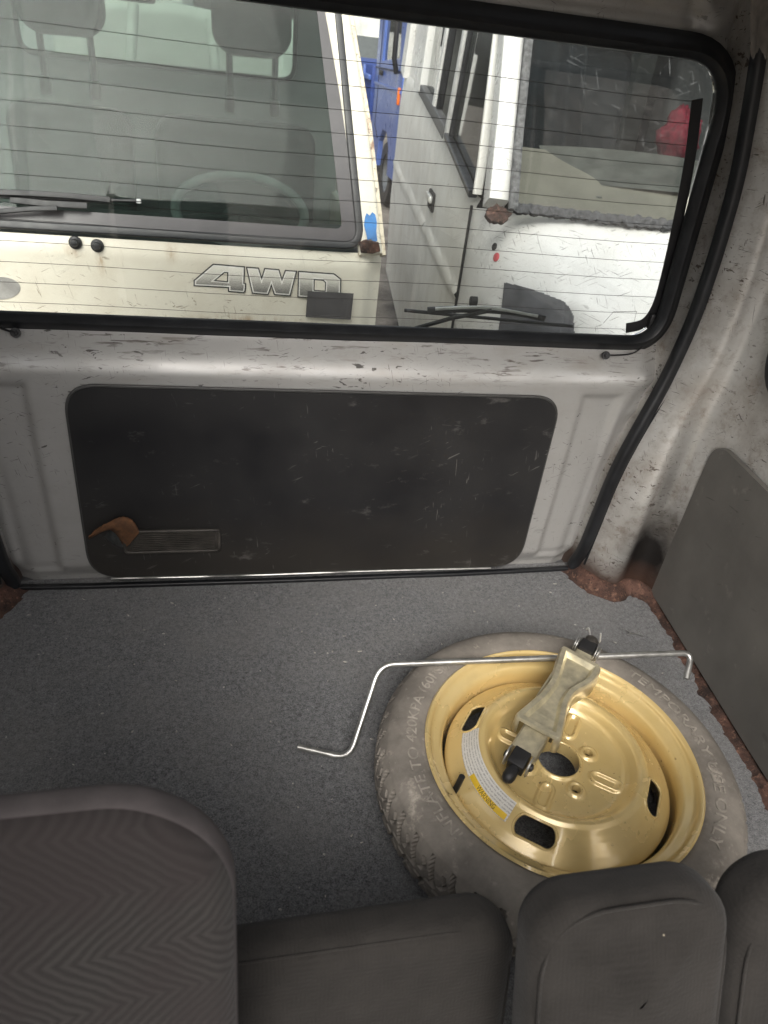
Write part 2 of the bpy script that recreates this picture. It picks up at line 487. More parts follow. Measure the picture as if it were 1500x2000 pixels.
def _ve():
    m = velour_dark; f = m.noise(9, 6, .65); g = m.noise(380, 3)
    sx = m.n('SeparateXYZ', {'Vector': m.co}).outputs
    wob = m.mul(m.noise(25, 3), .006)
    l1 = m.math('SINE', m.mul(m.math('ADD', sx[0], wob), 1700.)); l2 = m.math('SINE', m.mul(m.math('ADD', sx[2], wob), 1300.))
    pat = m.ramp(m.noise(55, 2, .5, m.map((1, .4, 1))), .42, .58)
    wv = m.n('Mix', {0: pat, 2: l1, 3: l2}).outputs[0]
    c = m.mix(m.ramp(f, .35, .7), (.012, .011, .010), (.025, .0228, .0208))
    c = m.mix(m.mul(m.ramp(wv, -.8, 1), .22), c, (.028, .026, .0238))
    c = m.mix(m.ramp(m.noise(60, 2), .79, .80), c, (.3, .26, .2))
    m.bump(m.add(m.mul(wv, .05), m.add(m.mul(g, .5), m.mul(m.noise(22, 5), 1.))), .5, .003); m.set(c, .95, Sheen_Weight=.06, Sheen_Roughness=.5, Specular_IOR_Level=.15)
    m = herring; sx = m.n('SeparateXYZ', {'Vector': m.co}).outputs
    tri = m.math('PINGPONG', sx[2], .040)
    ph = m.math('ADD', sx[0], m.mul(tri, 1.15)); ph = m.math('ADD', ph, m.mul(m.noise(40, 3), .010))
    st = m.ramp(m.math('SINE', m.mul(ph, 680.)), -1., 1.)
    c = m.mix(st, (.018, .0165, .016), (.029, .027, .0258))
    c = m.mix(m.mul(m.ramp(m.noise(14, 4), .42, .62), .65), c, (.022, .018, .018))
    c = m.mix(m.ramp(m.noise(60, 2), .80, .82), c, (.25, .2, .12))
    m.bump(m.add(st, m.mul(m.noise(300, 3), .4)), .4, .0015); m.set(c, .95, Sheen_Weight=.05, Sheen_Roughness=.5, Specular_IOR_Level=.15)
_ve()
cream = worn_paint('cream_paint', (.72, .68, .57), .35, 0, (.3, .2, .1), chip=.66, scr=.715, rust=.70, grime=.45, sc=.8, fine=1.8, cdark=(.16, .12, .07))
def _streaks():   # rust run down from the washer nozzles, mud specks along the lower edge
    t = cream.node_tree; m = N.__new__(N); m.m = cream; m.t = t; m.b = t.nodes['Principled BSDF']; m.co = [n for n in t.nodes if n.type == 'TEX_COORD'][0].outputs['Object']
    c = m.b.inputs['Base Color'].links[0].from_socket
    nz = m.noise(30, 5, .7, m.map((1, 1, .3)))
    for cx, cz, rx, rz, k in ((-.33, .455, .014, .05, .8), (-.39, .47, .05, .02, .5), (.36, .50, .06, .012, .6), (.06, .30, .20, .025, .8), (-.15, .475, .02, .03, .5)):
        v = m.n('Mapping', {'Vector': m.co, 'Location': (-cx / rx, 0, -cz / rz), 'Scale': (1 / rx, 0, 1 / rz)}).outputs[0]
        d = m.n('VectorMath', {0: v}, operation='LENGTH').outputs['Value']
        f = m.mul(m.ramp(d, .2, 1.1, 1, 0), m.ramp(nz, .45, .62))
        c = m.mix(m.mul(f, k), c, (.33, .20, .09))
    m.put(m.b.inputs['Base Color'], c)
_streaks()
white_v = worn_paint('white_van_paint', (.66, .655, .63), .3, 0, (.25, .22, .17), chip=.67, scr=.685, rust=.74, grime=.45, sc=.8, fine=1.5)
gutter_m = worn_paint('rusty_gutter_paint', (.70, .64, .50), .5, 0, (.3, .15, .06), chip=.62, scr=.74, rust=.55, grime=.5)
blue_p = worn_paint('blue_paint', (.075, .14, .42), .3, 0, (.2, .2, .25), chip=.68, scr=.70, rust=.8, grime=.3, cdark=(.3, .32, .4))
blue_patch = plain('blue_touch_up', (.02, .17, .45), .4)
frit = plain('black_glass_band', (.045, .040, .044), .35, 0, .2, 20)
ws_left = glass('windshield_green', (.56, .63, .60), .018, (.34, .37, .36), scr=.03, ior=1.19)
ws_right = glass('windshield_scratched', (.50, .525, .515), .008, (.5, .5, .5), scr=.10, ior=1.12)
door_gl = glass('door_glass', (.62, .72, .66), .05)
seat_cloth = plain('cab_seat_cloth', (.045, .048, .046), .9, 0, .2, 40)
cab_grey = plain('cab_trim_grey', (.24, .25, .24), .8, 0, .15, 10)
dash_beige = plain('dash_beige', (.48, .43, .36), .7, 0, .15, 6)
dash_grey = plain('dash_grey', (.22, .215, .195), .7, 0, .3, 14)
red_cloth = plain('red_cloth', (.30, .025, .05), .9, 0, .4, 50, .4)
amber = plain('amber_lens', (.75, .16, .02), .3)
red_dot = plain('red_reflector', (.5, .08, .09), .4)
white_wall = worn_paint('white_truck_paint', (.7, .7, .67), .5, 0, rust=.8, sc=.5)
tarp_m = plain('white_tarpaulin', (.62, .62, .58), .8, 0, .2, 4)
ink = plain('decal_ink', (.035, .035, .035), .5)
decal_white = plain('decal_white', (.80, .78, .72), .45, 0, .06)
rectangle_m = plain('dark_rectangle', (.085, .08, .08), .6, 0, .1)
label_m = N('label_print')
def _la():
    m = label_m
    v = m.n('VectorMath', {0: m.co, 1: (.495, .638, 0)}, operation='SUBTRACT').outputs[0]
    v = m.n('VectorMath', {0: v, 1: (1, 1, 0)}, operation='MULTIPLY').outputs[0]
    rr = m.n('VectorMath', {0: v}, operation='LENGTH').outputs['Value']
    ln = m.ramp(m.math('SINE', m.mul(rr, 2 * math.pi / .0034)), -.1, .3)
    c = m.mix(m.mul(m.mul(ln, m.ramp(m.noise(520, 2), .42, .52)), .62), (.62, .61, .58), (.16, .16, .16)); m.set(c, .5)
_la()
yellow_m = plain('label_yellow', (.72, .48, .03), .5)
ground_m = N('dirt_ground')
def _gr():
    m = ground_m; f = m.noise(3, 8, .7); g = m.noise(40, 6, .7)
    c = m.mix(m.ramp(f, .35, .65), (.10, .085, .07), (.24, .21, .18)); c = m.mix(m.mul(m.ramp(g, .5, .7), .6), c, (.05, .045, .04))
    m.bump(m.add(f, g), .8, .03); m.set(c, .95)
_gr()
half = N('halftone')
def _ha():
    m = half
    sx = m.n('SeparateXYZ', {'Vector': m.co}).outputs
    dots = m.math('MULTIPLY', m.math('SINE', m.mul(m.math('ADD', sx[0], sx[2]), 1300.)), m.math('SINE', m.mul(m.math('SUBTRACT', sx[0], sx[2]), 1300.)))
    lev = m.ramp(sx[2], .372, .448, 1.4, -.95)
    k = m.ramp(m.math('SUBTRACT', lev, dots), -.25, .25)
    m.set(m.mix(m.mul(k, .85), (.78, .75, .66), (.05, .05, .05)), .5)
_ha()
# ================================================================ SETTING
def _ground():
    def f(a, b):
        x, y = -30 + 60 * a, -20 + 60 * b
        near = max(0, 1 - (abs(x - 1) + abs(y - 4)) / 30)
        return (x, y, -.70 + .03 * near * noise.noise(Vector((x * 1.3, y * 1.3, 0))))
    g = grid('ground', f, 120, 120, ground_m); tag(g, kind='structure')
_ground()
# cargo floor: carpet over a metal pan
def _floor():
    def f(a, b):
        x = -.60 + 1.52 * a; y = -.55 + 1.795 * b
        return (x, y, .0015 * noise.noise(Vector((x * 7, y * 7, 0))) + .003 * noise.noise(Vector((x * 2.3, y * 2.3, 4))) - .003)
    o = grid('cargo_floor', f, 90, 100, carpet); tag(o, kind='structure')
    p = box('floor_pan', (.175, .35, -.035), (1.62, 1.86, .05), inner_metal, o, .004)
_floor()

EDGE = [(-.05, .770), (.014, .777), (.161, .788), (.269, .795), (.37, .814), (.498, .851), (.615, .865), (.731, .864), (.861, .855), (1.011, .824), (1.111, .799), (1.22, .765)]
XC = .175
def xe(z): return smooth1(EDGE, z, .02)
WALLX = [(-.05, .945), (.42, .95), (.56, .972), (.70, .972), (.9, .945), (1.05, .895), (1.13, .84), (1.2, .76)]
def wall_x(z, y):
    x = smooth1(WALLX, z, .02)
    return x - .09 * max(1.1 - y, 0)
def plan(z):
    """pillar + side wall cross-section at height z (right side), from the tailgate seal forwards"""
    s = xe(z) + .010; w_ = wall_x(z, 1.09)
    low = 1 - sst(.15, .45, z)
    d = w_ - s
    pts = [(s - .002, 1.31), (s + .006, 1.222), (s + d * .17, 1.182 - .012 * low), (s + d * .40, 1.152 - .022 * low), (s + d * .64, 1.148 - .002 * low), (s + d * .86, 1.135), (wall_x(z, 1.08), 1.08)]
    c = [Vector((x, y, z)) for x, y in pts]
    c = catmull(c, 5)
    for k in range(1, 41):
        y = 1.08 - k * 1.58 / 40
        c.append(Vector((wall_x(z, y), y, z)))
    return c
# side window opening in (y, z)
SW = fillet([Vector((1.075, .545, 0)), Vector((1.068, .99, 0)), Vector((.30, .99, 0)), Vector((.30, .545, 0))], .09, 8)
def side(sgn):
    def mx(v): return Vector((v.x if sgn > 0 else 2 * XC - v.x, v.y, v.z))
    nz = 110; rows = [plan(-.03 + 1.23 * j / nz) for j in range(nz + 1)]; m = len(rows[0])
    vs_ = [mx(p) for r_ in rows for p in r_]; fs = []
    for j in range(nz):
        for i in range(m - 1):
            q = (j * m + i, j * m + i + 1, (j + 1) * m + i + 1, (j + 1) * m + i)
            c = sum((vs_[k] for k in q), Vector()) / 4
            if not inpoly(c.y, c.z, SW): fs.append(q)
    o = mesh('side_wall', vs_, fs, silver_worn); tag(o, kind='structure')
    wp = [mx(Vector((wall_x(p.y, p.x) - .006, p.x, p.y))) for p in SW]
    sweep('window_seal', wp, rprof(.02, .024, .006), rubber, o, True, up=(sgn, 0, 0))
    gp = [mx(Vector((wall_x(p.y, p.x) + .012, p.x, p.y))) for p in SW]
    n = len(gp)
    def gf(a, b):
        y = 1.09 - .80 * a; z = .535 + .465 * b
        return mx(Vector((wall_x(z, y) + .010, y, z)))
    grid('side_glass', gf, 10, 8, glass_rear, o)
    # trim board
    tr = fillet([Vector((1.113, .012, 0)), Vector((1.105, .22, 0)), Vector((1.10, .411, 0)), Vector((.2, .409, 0)), Vector((-.45, .405, 0)), Vector((-.45, .02, 0)), Vector((.7, .012, 0))], [0, 0, .05, 0, .05, 0, 0], 8)
    dense = []
    for i, p in enumerate(tr):
        q = tr[(i + 1) % len(tr)]; k = max(1, int((q - p).length / .05))
        dense += [p.lerp(q, t / k) for t in range(k)]
    f3 = lambda p, off: mx(Vector((min(wall_x(p.y, p.x), wall_x(.2, p.x)) - off, p.x, p.y)))
    inner = [f3(p, .010) for p in dense]; back = [f3(p, -.002) for p in dense]
    n = len(inner); cen = [p for p in dense]
    bm = bmesh.new()
    vi = [bm.verts.new(p) for p in inner]; vb = [bm.verts.new(p) for p in back]
    for i in range(n): bm.faces.new((vi[i], vi[(i + 1) % n], vb[(i + 1) % n], vb[i]))
    bmesh.ops.triangle_fill(bm, use_beauty=True, use_dissolve=False, edges=[bm.edges.get((vi[i], vi[(i + 1) % n])) for i in range(n)], normal=(-sgn, 0, 0))
    bmobj('trim_board', bm, side_board, o, True, 30)
    # weatherstrip round the tailgate opening
    path = [mx(Vector((xe(z) + .013 - .004 * (z < .05), 1.212 - .02 * sst(.0, .1, z) * (1 - sst(.35, .55, z)) * .5, z))) for z in [.012 + 1.17 * k / 60 for k in range(61)]]
    sweep('weatherstrip', path, rprof(.024, .026, .009), rubber, o, False, up=(0, -1, 0))
    path2 = [mx(Vector((xe(z) + .027, 1.196, z))) for z in [.03 + 1.15 * k / 60 for k in range(61)]]
    sweep('strip_lip', path2, rprof(.008, .010, .003), rubber, o, False, up=(0, -1, 0))
    # rusted flange: foot of the pillar, then along the wall
    cur = [p for p in plan(.02) if p.y < 1.235]
    fine_ = []
    for p, q in zip(cur, cur[1:]):
        n_ = max(1, int((q - p).length / .006)); fine_ += [p.lerp(q, t / n_) for t in range(n_)]
    cur = fine_
    vs2 = []; fs2 = []; k = 8
    for i, p in enumerate(cur):
        t = cur[min(i + 3, len(cur) - 1)] - cur[max(i - 3, 0)]; t.normalize()
        inw = Vector((t.y, -t.x, 0))
        foot = sst(1.06, 1.13, p.y)
        wdt = .030 + .012 * foot + .010 * sst(.9, .6, p.y); hgt = .012 + .014 * foot
        e = .010 * noise.noise(Vector((p.x * 25, p.y * 25, 1))) + .007 * noise.noise(Vector((p.x * 90, p.y * 90, 3)))
        for a in range(k):
            s = a / (k - 1)
            q = p + inw * ((wdt + e) * (1 - s) - .006)
            z = -.004 + hgt * sst(0, .8, s) +   .002 * noise.noise(Vector((q.x * 70, q.y * 70, s * 3))) + .0015 * noise.noise(Vector((q.x * 190, q.y * 190, s * 3)))
            vs2.append(mx(Vector((q.x, q.y, z))))
    for i in range(len(cur) - 1):
        for a in range(k - 1): fs2.append((i * k + a, i * k + a + 1, (i + 1) * k + a + 1, (i + 1) * k + a))
    f_ = mesh('rusted_flange', vs2, fs2, rust_m, o); f_['label'] = 'flaking brown rusted floor flange'
    return o
side(1); side(-1)
def _roof():
    def f(a, b):
        x = -.56 + 1.47 * a; y = .28 + .95 * b  # cut short ahead of the camera to let daylight into the cargo space
        return (x, y, 1.175 + .03 * (1 - ((x - XC) / .75) ** 2))
    o = grid('roof', f, 30, 30, plain('headliner', (.55, .53, .49), .9, 0, .15, 30)); tag(o, kind='structure')
    def sk(a, b):
        x = -.57 + 1.49 * a; y = .275 + .965 * b
        return (x, y, 1.19 + .03 * (1 - ((x - XC) / .75) ** 2))
    grid('roof_skin', sk, 30, 30, plain('roof_paint', (.33, .33, .32), .4, .2, .1, 4), o)  # unseen outer skin, added and toned to even the pickup windshield's reflection
    # sagging headliner edge at the top of the right pillar
    def g(a, b):
        y = 1.16 - .5 * a; z = 1.20 - .155 * b + .012 * math.sin(a * 19) * b + .01 * noise.noise(Vector((a * 9, b * 4, 0)))
        return (wall_x(min(z, 1.15), y) - .018 - .02 * b * (1 + .6 * math.sin(a * 11)), y, z)
    def g(a, b):
        u = 1466 + 90 * a; v = -90 + (196 + 9 * math.sin(a * 23) + 14 * noise.noise(Vector((a * 14, 3, 0))) - 10 * a) * b
        return UY(u, v, 1.085 - .02 * math.sin(a * 9 + b * 2) * b)
    grid('headliner_edge', g, 40, 10, plain('headliner_cloth', (.22, .20, .18), .95, 0, .25, 60, .4), o)
_roof()

# ================================================================ TAILGATE
tg = empty('tailgate', (XC, 1.23, 0), 'scratched silver tailgate with rear window and black board panel, seen from inside', 'tailgate')
GY = 1.286
GL = fillet([Vector((-.487, .548, 0)), Vector((.846, .548, 0)), Vector((.822, 1.036, 0)), Vector((-.466, 1.036, 0))], [.075, .075, .10, .10], 10)
def emboss(x, z, cx, cz, hx, hz, soft, slope=0):
    dx = abs(x - cx - slope * (z - cz)) - hx; dz = abs(z - cz) - hz
    d = max(dx, dz) if max(dx, dz) > -soft or True else 0
    return sst(0, -soft, d)
def ty(x, z):
    y = 1.226 + .052 * sst(.462, .562, z)
    y -= .20 * max(z - 1.06, 0)
    xr = abs(x - XC)
    dd = (xe(z) - XC) - xr
    y += .022 * (1 - sst(-.02, .035, dd))
    if z < .05: y += .02 * (1 - sst(.0, .05, z))
    y += .011 * emboss(xr, z, .565, .235, .048, .215, .018, .01)      # pressed channel beside the board
    y -= .007 * sst(.028, .008, math.hypot(xr - .665, z - .478)) + .006 * sst(.024, .006, math.hypot(xr - .655, z - .405))
    y += .006 * sst(.012, .0, abs(z - 1.083)) * sst(.62, .58, xr)                              # crease in the header
    y -= .008 * sst(.022, .006, abs(math.hypot(xr - .60, z - 1.115) - .035)) 
    y += .0025 * noise.noise(Vector((x * 5, z * 5, 2)))
    y += .004 * sst(.03, 0, min(abs(xr - .66 + .2 * (z - .6)), 1)) * sst(.65, .75, z)
    return y
def tgf(a, b):
    z = -.02 + 1.22 * b
    h = xe(z) + .022 - XC
    x = XC + h * (2 * a - 1)
    return (x, ty(x, z), z)
grid('door_shell', tgf, 230, 190, silver, tg, keep=lambda c: not inpoly(c.x, c.z, GL) and not (-.272 < c.x < -.188 and .080 < c.z < .158))
seal_path = [Vector((XC + (p.x - XC) * 1.014, GY - .016, .79 + (p.y - .79) * 1.03)) for p in GL]
dn = []
for i, p in enumerate(seal_path):
    q = seal_path[(i + 1) % len(seal_path)]; k = max(1, int((q - p).length / .04)); dn += [p.lerp(q, t / k) for t in range(k)]
sprof = [(-.020, -.010), (.012, -.010), (.018, .002), (.016, .012), (.006, .020), (-.004, .016), (-.010, .006), (-.020, .003)]
sprof = [(-a, b) for a, b in sprof]
sweep('window_seal', dn, sprof, rubber, tg, True, up=(0, -1, 0), auto=60)
gl = slab('rear_glass', [Vector((p.x, GY - .002, p.y)) for p in GL], (0, -1, 0), .004, glass_rear, tg)
for k in range(13):
    z = .969 - .0335 * k
    xr = .815 if k < 12 else .80
    xr = lerp1([(.56, .79), (.614, .828), (.814, .812), (.97, .785)], z)
    y = GY - .0035
    bow = [Vector((-.46 + (xr + .46) * t / 12, y, z + .002 * math.sin(t))) for t in range(13)]
    sweep('heater_line', bow, [(-.00042, 0), (0, .0004), (.00042, 0), (0, -.0002)], line_m, gl, False, up=(0, -1, 0))
bus = catmull([Vector((.787, GY - .004, .972)), Vector((.806, GY - .004, .89)), Vector((.820, GY - .004, .80)), Vector((.833, GY - .004, .68)), Vector((.834, GY - .004, .615)), Vector((.818, GY - .004, .580)), Vector((.782, GY - .004, .568))], 8)
sweep('bus_bar', bus, [(-.0105, 0), (.0105, 0), (.0105, .0007), (-.0105, .0007)], black_pl, gl, False, up=(0, -1, 0))
lp = [Vector((.73, GY - .0035, .576)), Vector((.745, GY - .0035, .600)), Vector((.795, GY - .0035, .603)), Vector((.797, GY - .0035, .57))]
sweep('heater_line', lp, [(-.0005, 0), (0, .0004), (.0005, 0), (0, -.0002)], line_m, gl, False, up=(0, -1, 0))
con = box('connector', UY(1272, 628, GY - .012), (.010, .008, .030), black_pl, tg, .002)
wire = catmull([UY(1272, 640, GY - .012), UY(1262, 668, 1.262), UY(1235, 690, 1.25), UY(1183, 694, 1.245)], 8)
tube('heater_wire', wire, .0016, black_pl, tg, 6)
def grommet(u, v, y, r):
    c = UY(u, v, y)
    return lathe('grommet', [(0, .006), (r * .5, .006), (r * .6, .003), (r, .003), (r * 1.05, 0), (r * .9, -.004)], c, black_pl, tg, 20, axis=(0, -1, .45))
grommet(1183, 694, 1.246, .008); grommet(30, 650, 1.25, .008)
tube('heater_wire', catmull([UY(-30, 625, 1.262), UY(5, 642, 1.25), UY(30, 650, 1.244)], 6), .002, black_pl, tg, 6)
# board panel with a torn hole
po = fillet([Vector((-.288, .022, 0)), Vector((.648, .016, 0)), Vector((.646, .440, 0)), Vector((-.284, .446, 0))], [.065, .065, .055, .055], 10)
pl = [Vector((p.x, 1.214, p.y)) for p in po]
hole = [Vector((x, 1.214, z)) for x, z in [(-.283 + .028, .123), (-.245, .135), (-.228, .148), (-.205, .140), (-.198, .118), (-.206, .095), (-.225, .094), (-.238, .103)]]
slab('board_panel', pl, (0, -1, 0), .006, board, tg, 0, [hole])
sweep('panel_rim', [Vector((XC + (p.x - XC) * 1.004, 1.2195, .232 + (p.y - .232) * 1.008)) for p in po], rprof(.006, .006, .002), plain('rim_dark', (.06, .06, .058), .4), tg, True, up=(0, -1, 0))
tube('bright_edge', catmull([Vector((-.25, 1.212, .020)), Vector((0, 1.212, .0165)), Vector((.3, 1.212, .017)), Vector((.58, 1.212, .0135))], 8), .0024, steel, tg, 8)
def corr(a, b):
    x = -.285 + .12 * a; z = .06 + .12 * b
    return (x, 1.262 + .004 * math.sin(a * 22), z)
grid('inner_metal', corr, 24, 4, plain('cavity_metal', (.07, .075, .08), .5, .3, .4, 60), tg)
# torn flap of the board, curling towards the room
FT = catmull([UY(u, v, 1.196) for u, v in [(172, 1048), (188, 1033), (205, 1024), (225, 1014), (240, 1009), (255, 1013), (266, 1025), (272, 1038)]], 5)
FB = catmull([UY(u, v, 1.208) for u, v in [(172, 1051), (186, 1043), (200, 1035), (214, 1032), (226, 1039), (234, 1049), (240, 1060), (246, 1068)]], 5)
def flap(a, b):
    i = a * 35; k = min(int(i), 34); t = i - k
    p, q = FB[k].lerp(FB[k + 1], t), FT[k].lerp(FT[k + 1], t)
    r_ = p.lerp(q, b); r_.y -= .010 * math.sin(b * math.pi) * math.sin(a * math.pi) - .002 * noise.noise(Vector((a * 20, b * 4, 0)))
    r_.z += .003 * noise.noise(Vector((a * 25, 1, 0))) * b
    return r_
fl = grid('torn_flap', flap, 36, 8, brown_board, tg); fl['label'] = 'torn curled brown edge of the board'
sm_ = fl.modifiers.new('thickness', 'SOLIDIFY'); sm_.thickness = .003
vent = box('vent_grille', (-.122, 1.2105, .1165), (.186, .007, .052), grille_m, tg, .004)
for k in range(9):
    box('slat', (-.121 + .001 * math.sin(k * 2.1), 1.2055, .098 + .0046 * k), (.166, .005, .0022), grille_m, vent, .0006, rot=(R(.6 * math.sin(k)), 'Y'))
fr = fillet([Vector((-.214, 1.2055, .091)), Vector((-.030, 1.2055, .091)), Vector((-.030, 1.2055, .142)), Vector((-.214, 1.2055, .142))], .008, 5)
sweep('vent_frame', fr, rprof(.006, .006, .002), grille_m, vent, True, up=(0, -1, 0))
sweep('bottom_seal', [Vector((-.43, 1.214, .004)), Vector((-.3, 1.211, .003)), Vector((.1, 1.210, .001)), Vector((.5, 1.211, .001)), Vector((.775, 1.214, .004))], rprof(.012, .009, .003), rubber, tg, False, up=(0, 0, 1))
# wiper outside the rear window
wp0, wp1 = UY(790, 606, GY + .03), UY(1118, 637, GY + .03)
wip = empty('x', (0, 0, 0)) if False else None
bl = sweep('wiper_blade', [wp0.lerp(wp1, t / 10) for t in range(11)], rprof(.006, .006, .0015), black_pl, tg, False, up=(0, -1, 0))
def bridge(u0, v0, u1, v1, um, vm):
    return catmull([UY(u0, v0, GY + .028), UY(um, vm, GY + .026), UY(u1, v1, GY + .028)], 6)
sweep('wiper_bridge', catmull([UY(835, 606, GY + .026), UY(900, 604, GY + .022), UY(960, 606, GY + .020), UY(1010, 611, GY + .022), UY(1063, 622, GY + .026)], 6), rprof(.012, .008, .002), black_pl, tg, False, up=(0, -1, 0))
sweep('wiper_bridge', catmull([UY(850, 603, GY + .022), UY(950, 601, GY + .016), UY(1050, 617, GY + .022)], 6), rprof(.006, .004, .001), steel, tg, False, up=(0, -1, 0))
sweep('wiper_arm', [UY(795, 646, GY + .03), UY(880, 622, GY + .022), UY(960, 606, GY + .014)], rprof(.008, .005, .002), black_pl, tg, False, up=(0, -1, 0))
# ================================================================ SPARE WHEEL
WC = Vector((.495, .638, 0))
wheel = empty('spare_wheel', WC, 'gold steel spare wheel with narrow dusty tyre lying flat on carpet', 'wheel')
def tyre_prof():
    # (r, z) closed outline of the section, seen from outside top: bead -> sidewall -> shoulder -> tread -> other side
    o = [(.205, .100), (.212, .108), (.222, .1135), (.236, .1155), (.250, .1145), (.262, .1105), (.272, .104), (.279, .095)]
    tread = [(.2835, .088), (.286, .080), (.2875, .072), (.288, .064), (.288, .056), (.288, .048), (.2875, .040), (.286, .032), (.2835, .024)]
    b = [(.279, .017), (.270, .009), (.258, .003), (.246, .001), (.232, .002), (.216, .006), (.206, .014), (.200, .03), (.200, .085)]
    fine = []
    seq = o + tread + b
    return seq
TP = tyre_prof()
dense = []
for i, p in enumerate(TP):
    q = TP[(i + 1) % len(TP)]
    k = 5 if 6 <= i <= 15 else 2
    dense += [(p[0] + (q[0] - p[0]) * t / k, p[1] + (q[1] - p[1]) * t / k) for t in range(k)]
NT = 48
def groove(r, h, a, j):
    if r > .2755 and .012 < h < .102:
        v = (h - .057) / .045
        g = 0
        u = a / (2 * math.pi) * NT
        # zigzag lateral grooves from both shoulders plus one circumferential
        for off, s in ((0, 1), (.5, -1)):
            w_ = s * v
            if w_ > .12:
                ph = (u + off + .55 * w_) % 1
                if abs(ph - .5) < .10: g = 1
            ph = (u * 1 + off + .9 * abs(w_ - .5)) % 1
            if .25 < w_ < .75 and abs(ph - .9) < .07: g = max(g, .7)
        if abs(v - .10 * (1 if (u % 1) < .5 else -1)) < .055: g = 1
        r -= .009 * g
    return r, h
ty_o = lathe('tyre', dense, WC, tyre_m, wheel, NT * 16, closed=True, auto=50, fn=groove)
def side_z(r):
    return lerp1([(.205, .100), (.212, .108), (.222, .1135), (.236, .1155), (.250, .1145), (.262, .1105), (.272, .104)], r)
def ring_text(txt, a0, size, r0, spread=1.0, depth=.0012, fit=None):
    cu = bpy.data.curves.new('t', 'FONT'); cu.body = txt; cu.size = size; cu.extrude = 0; cu.space_character = spread; cu.resolution_u = 3
    ob = bpy.data.objects.new('t', cu); COL.objects.link(ob)
    bpy.context.view_layer.update()
    me = ob.evaluated_get(bpy.context.evaluated_depsgraph_get()).to_mesh()
    vs_ = []
    wx = max(v.co.x for v in me.vertices); kx = fit * r0 / wx if fit else 1
    for v in me.vertices:
        r = r0 + v.co.y; a = a0 - v.co.x * kx / r0
        vs_.append(Vector((WC.x + r * math.cos(a), WC.y + r * math.sin(a), side_z(r) + depth)))
    fs = [tuple(p.vertices) for p in me.polygons]
    ob.evaluated_get(bpy.context.evaluated_depsgraph_get()).to_mesh_clear()
    bpy.data.objects.remove(ob); bpy.data.curves.remove(cu)
    bm = bmesh.new(); V_ = [bm.verts.new(v) for v in vs_]
    for f in fs:
        try: bm.faces.new([V_[i] for i in f])
        except ValueError: pass
    g = bmesh.ops.extrude_face_region(bm, geom=bm.faces[:])
    for e in g['geom']:
        if isinstance(e, bmesh.types.BMVert): e.co.z -= .003
    return bmobj('raised_lettering', bm, letter_m, ty_o, False)
letter_m = plain('tyre_lettering', (.28, .255, .22), .8, 0, .35, 60)
ring_text('INFLATE TO 420KPA (60PSI)', R(212), .0235, .229, 1.0, fit=R(86))
ring_text('TEMPORARY USE ONLY', R(38), .0235, .229, 1.0, fit=R(88))
# rim barrel
rim = lathe('rim', [(.2075, .094), (.2085, .104), (.2125, .1085), (.2155, .112), (.2125, .1155), (.2085, .1135), (.206, .108), (.2035, .1035), (.199, .1005), (.193, .0985), (.1885, .0955), (.1855, .0905), (.184, .084), (.183, .060), (.180, .040), (.180, .012), (.186, .006), (.203, .006), (.209, .004)], WC, gold, wheel, 128, auto=60)
HZ = .086   # hub face
slots = [R(14), R(104), R(194), R(284)]
SLOT0 = R(0)
dprof = [(.1775, .050), (.1775, .0700), (.174, .0740), (.168, .0780), (.160, .0835), (.153, .0890), (.146, .095), (.139, .102), (.133, .1085), (.127, .1125), (.122, .1125), (.117, .1085), (.1125, .1025), (.108, .096), (.103, .0910), (.098, .0880), (.091, .0865), (.082, .0862), (.074, HZ), (.066, HZ), (.058, HZ), (.050, HZ), (.044, HZ + .0005), (.039, HZ + .002), (.036, HZ + .005), (.0335, HZ + .006), (.0325, HZ + .003), (.0325, HZ - .02)]
NA = 480
def interp_prof(t):
    x = t * (len(dprof) - 1); i = min(int(x), len(dprof) - 2); f = x - i
    return dprof[i][0] * (1 - f) + dprof[i + 1][0] * f, dprof[i][1] * (1 - f) + dprof[i + 1][1] * f
LUG = [R(7) + k * math.pi / 2 for k in range(4)]
def disc_h(r, h, a):
    for k in range(4):
        la = LUG[k]
        lx, ly = .055 * math.cos(la), .055 * math.sin(la)
        d = math.hypot(r * math.cos(a) - lx, r * math.sin(a) - ly)
        if r < .1: h += .0045 * sst(.0165, .011, d) - .004 * sst(.0095, .0065, d)
        # finger shaped pressings between the bolts
        ma = la + math.pi / 4; da = (a - ma + math.pi) % (2 * math.pi) - math.pi
        ax_, ay_ = r * math.cos(da), r * math.sin(da)
        dd = math.hypot(max(abs(ax_ - .076) - .014, 0), ay_)
        if .04 < r < .1: h += .0055 * sst(.0145, .0095, dd) - .0045 * sst(.0085, .005, dd)
    return h
# slots in angle: mask faces
SL = [R(s) for s in (54, 143, 234, 324)]
prof2 = []
for i in range(len(dprof) - 1):
    k = (6 if 3 <= i <= 8 else 3) if i < 24 else 1
    (r0, h0), (r1, h1) = dprof[i], dprof[i + 1]
    prof2 += [(r0 + (r1 - r0) * t / k, h0 + (h1 - h0) * t / k) for t in range(k)]
prof2.append(dprof[-1])
vs_ = []; fs = []; k = len(prof2)
for i in range(NA):
    a = 2 * math.pi * i / NA
    for j, (r, h) in enumerate(prof2):
        vs_.append(Vector((WC.x + r * math.cos(a), WC.y + r * math.sin(a), disc_h(r, h, a))))
def in_slot(a, r):
    for s in SL:
        da = (a - s + math.pi) % (2 * math.pi) - math.pi
        t = abs(da) * .147; w_ = abs(r - .1465)
        if math.hypot(max(t - .019, 0), w_) < .0122: return True
    return False
def in_lug(a, r):
    for la in LUG:
        if math.hypot(r * math.cos(a) - .055 * math.cos(la), r * math.sin(a) - .055 * math.sin(la)) < .0068: return True
    return False
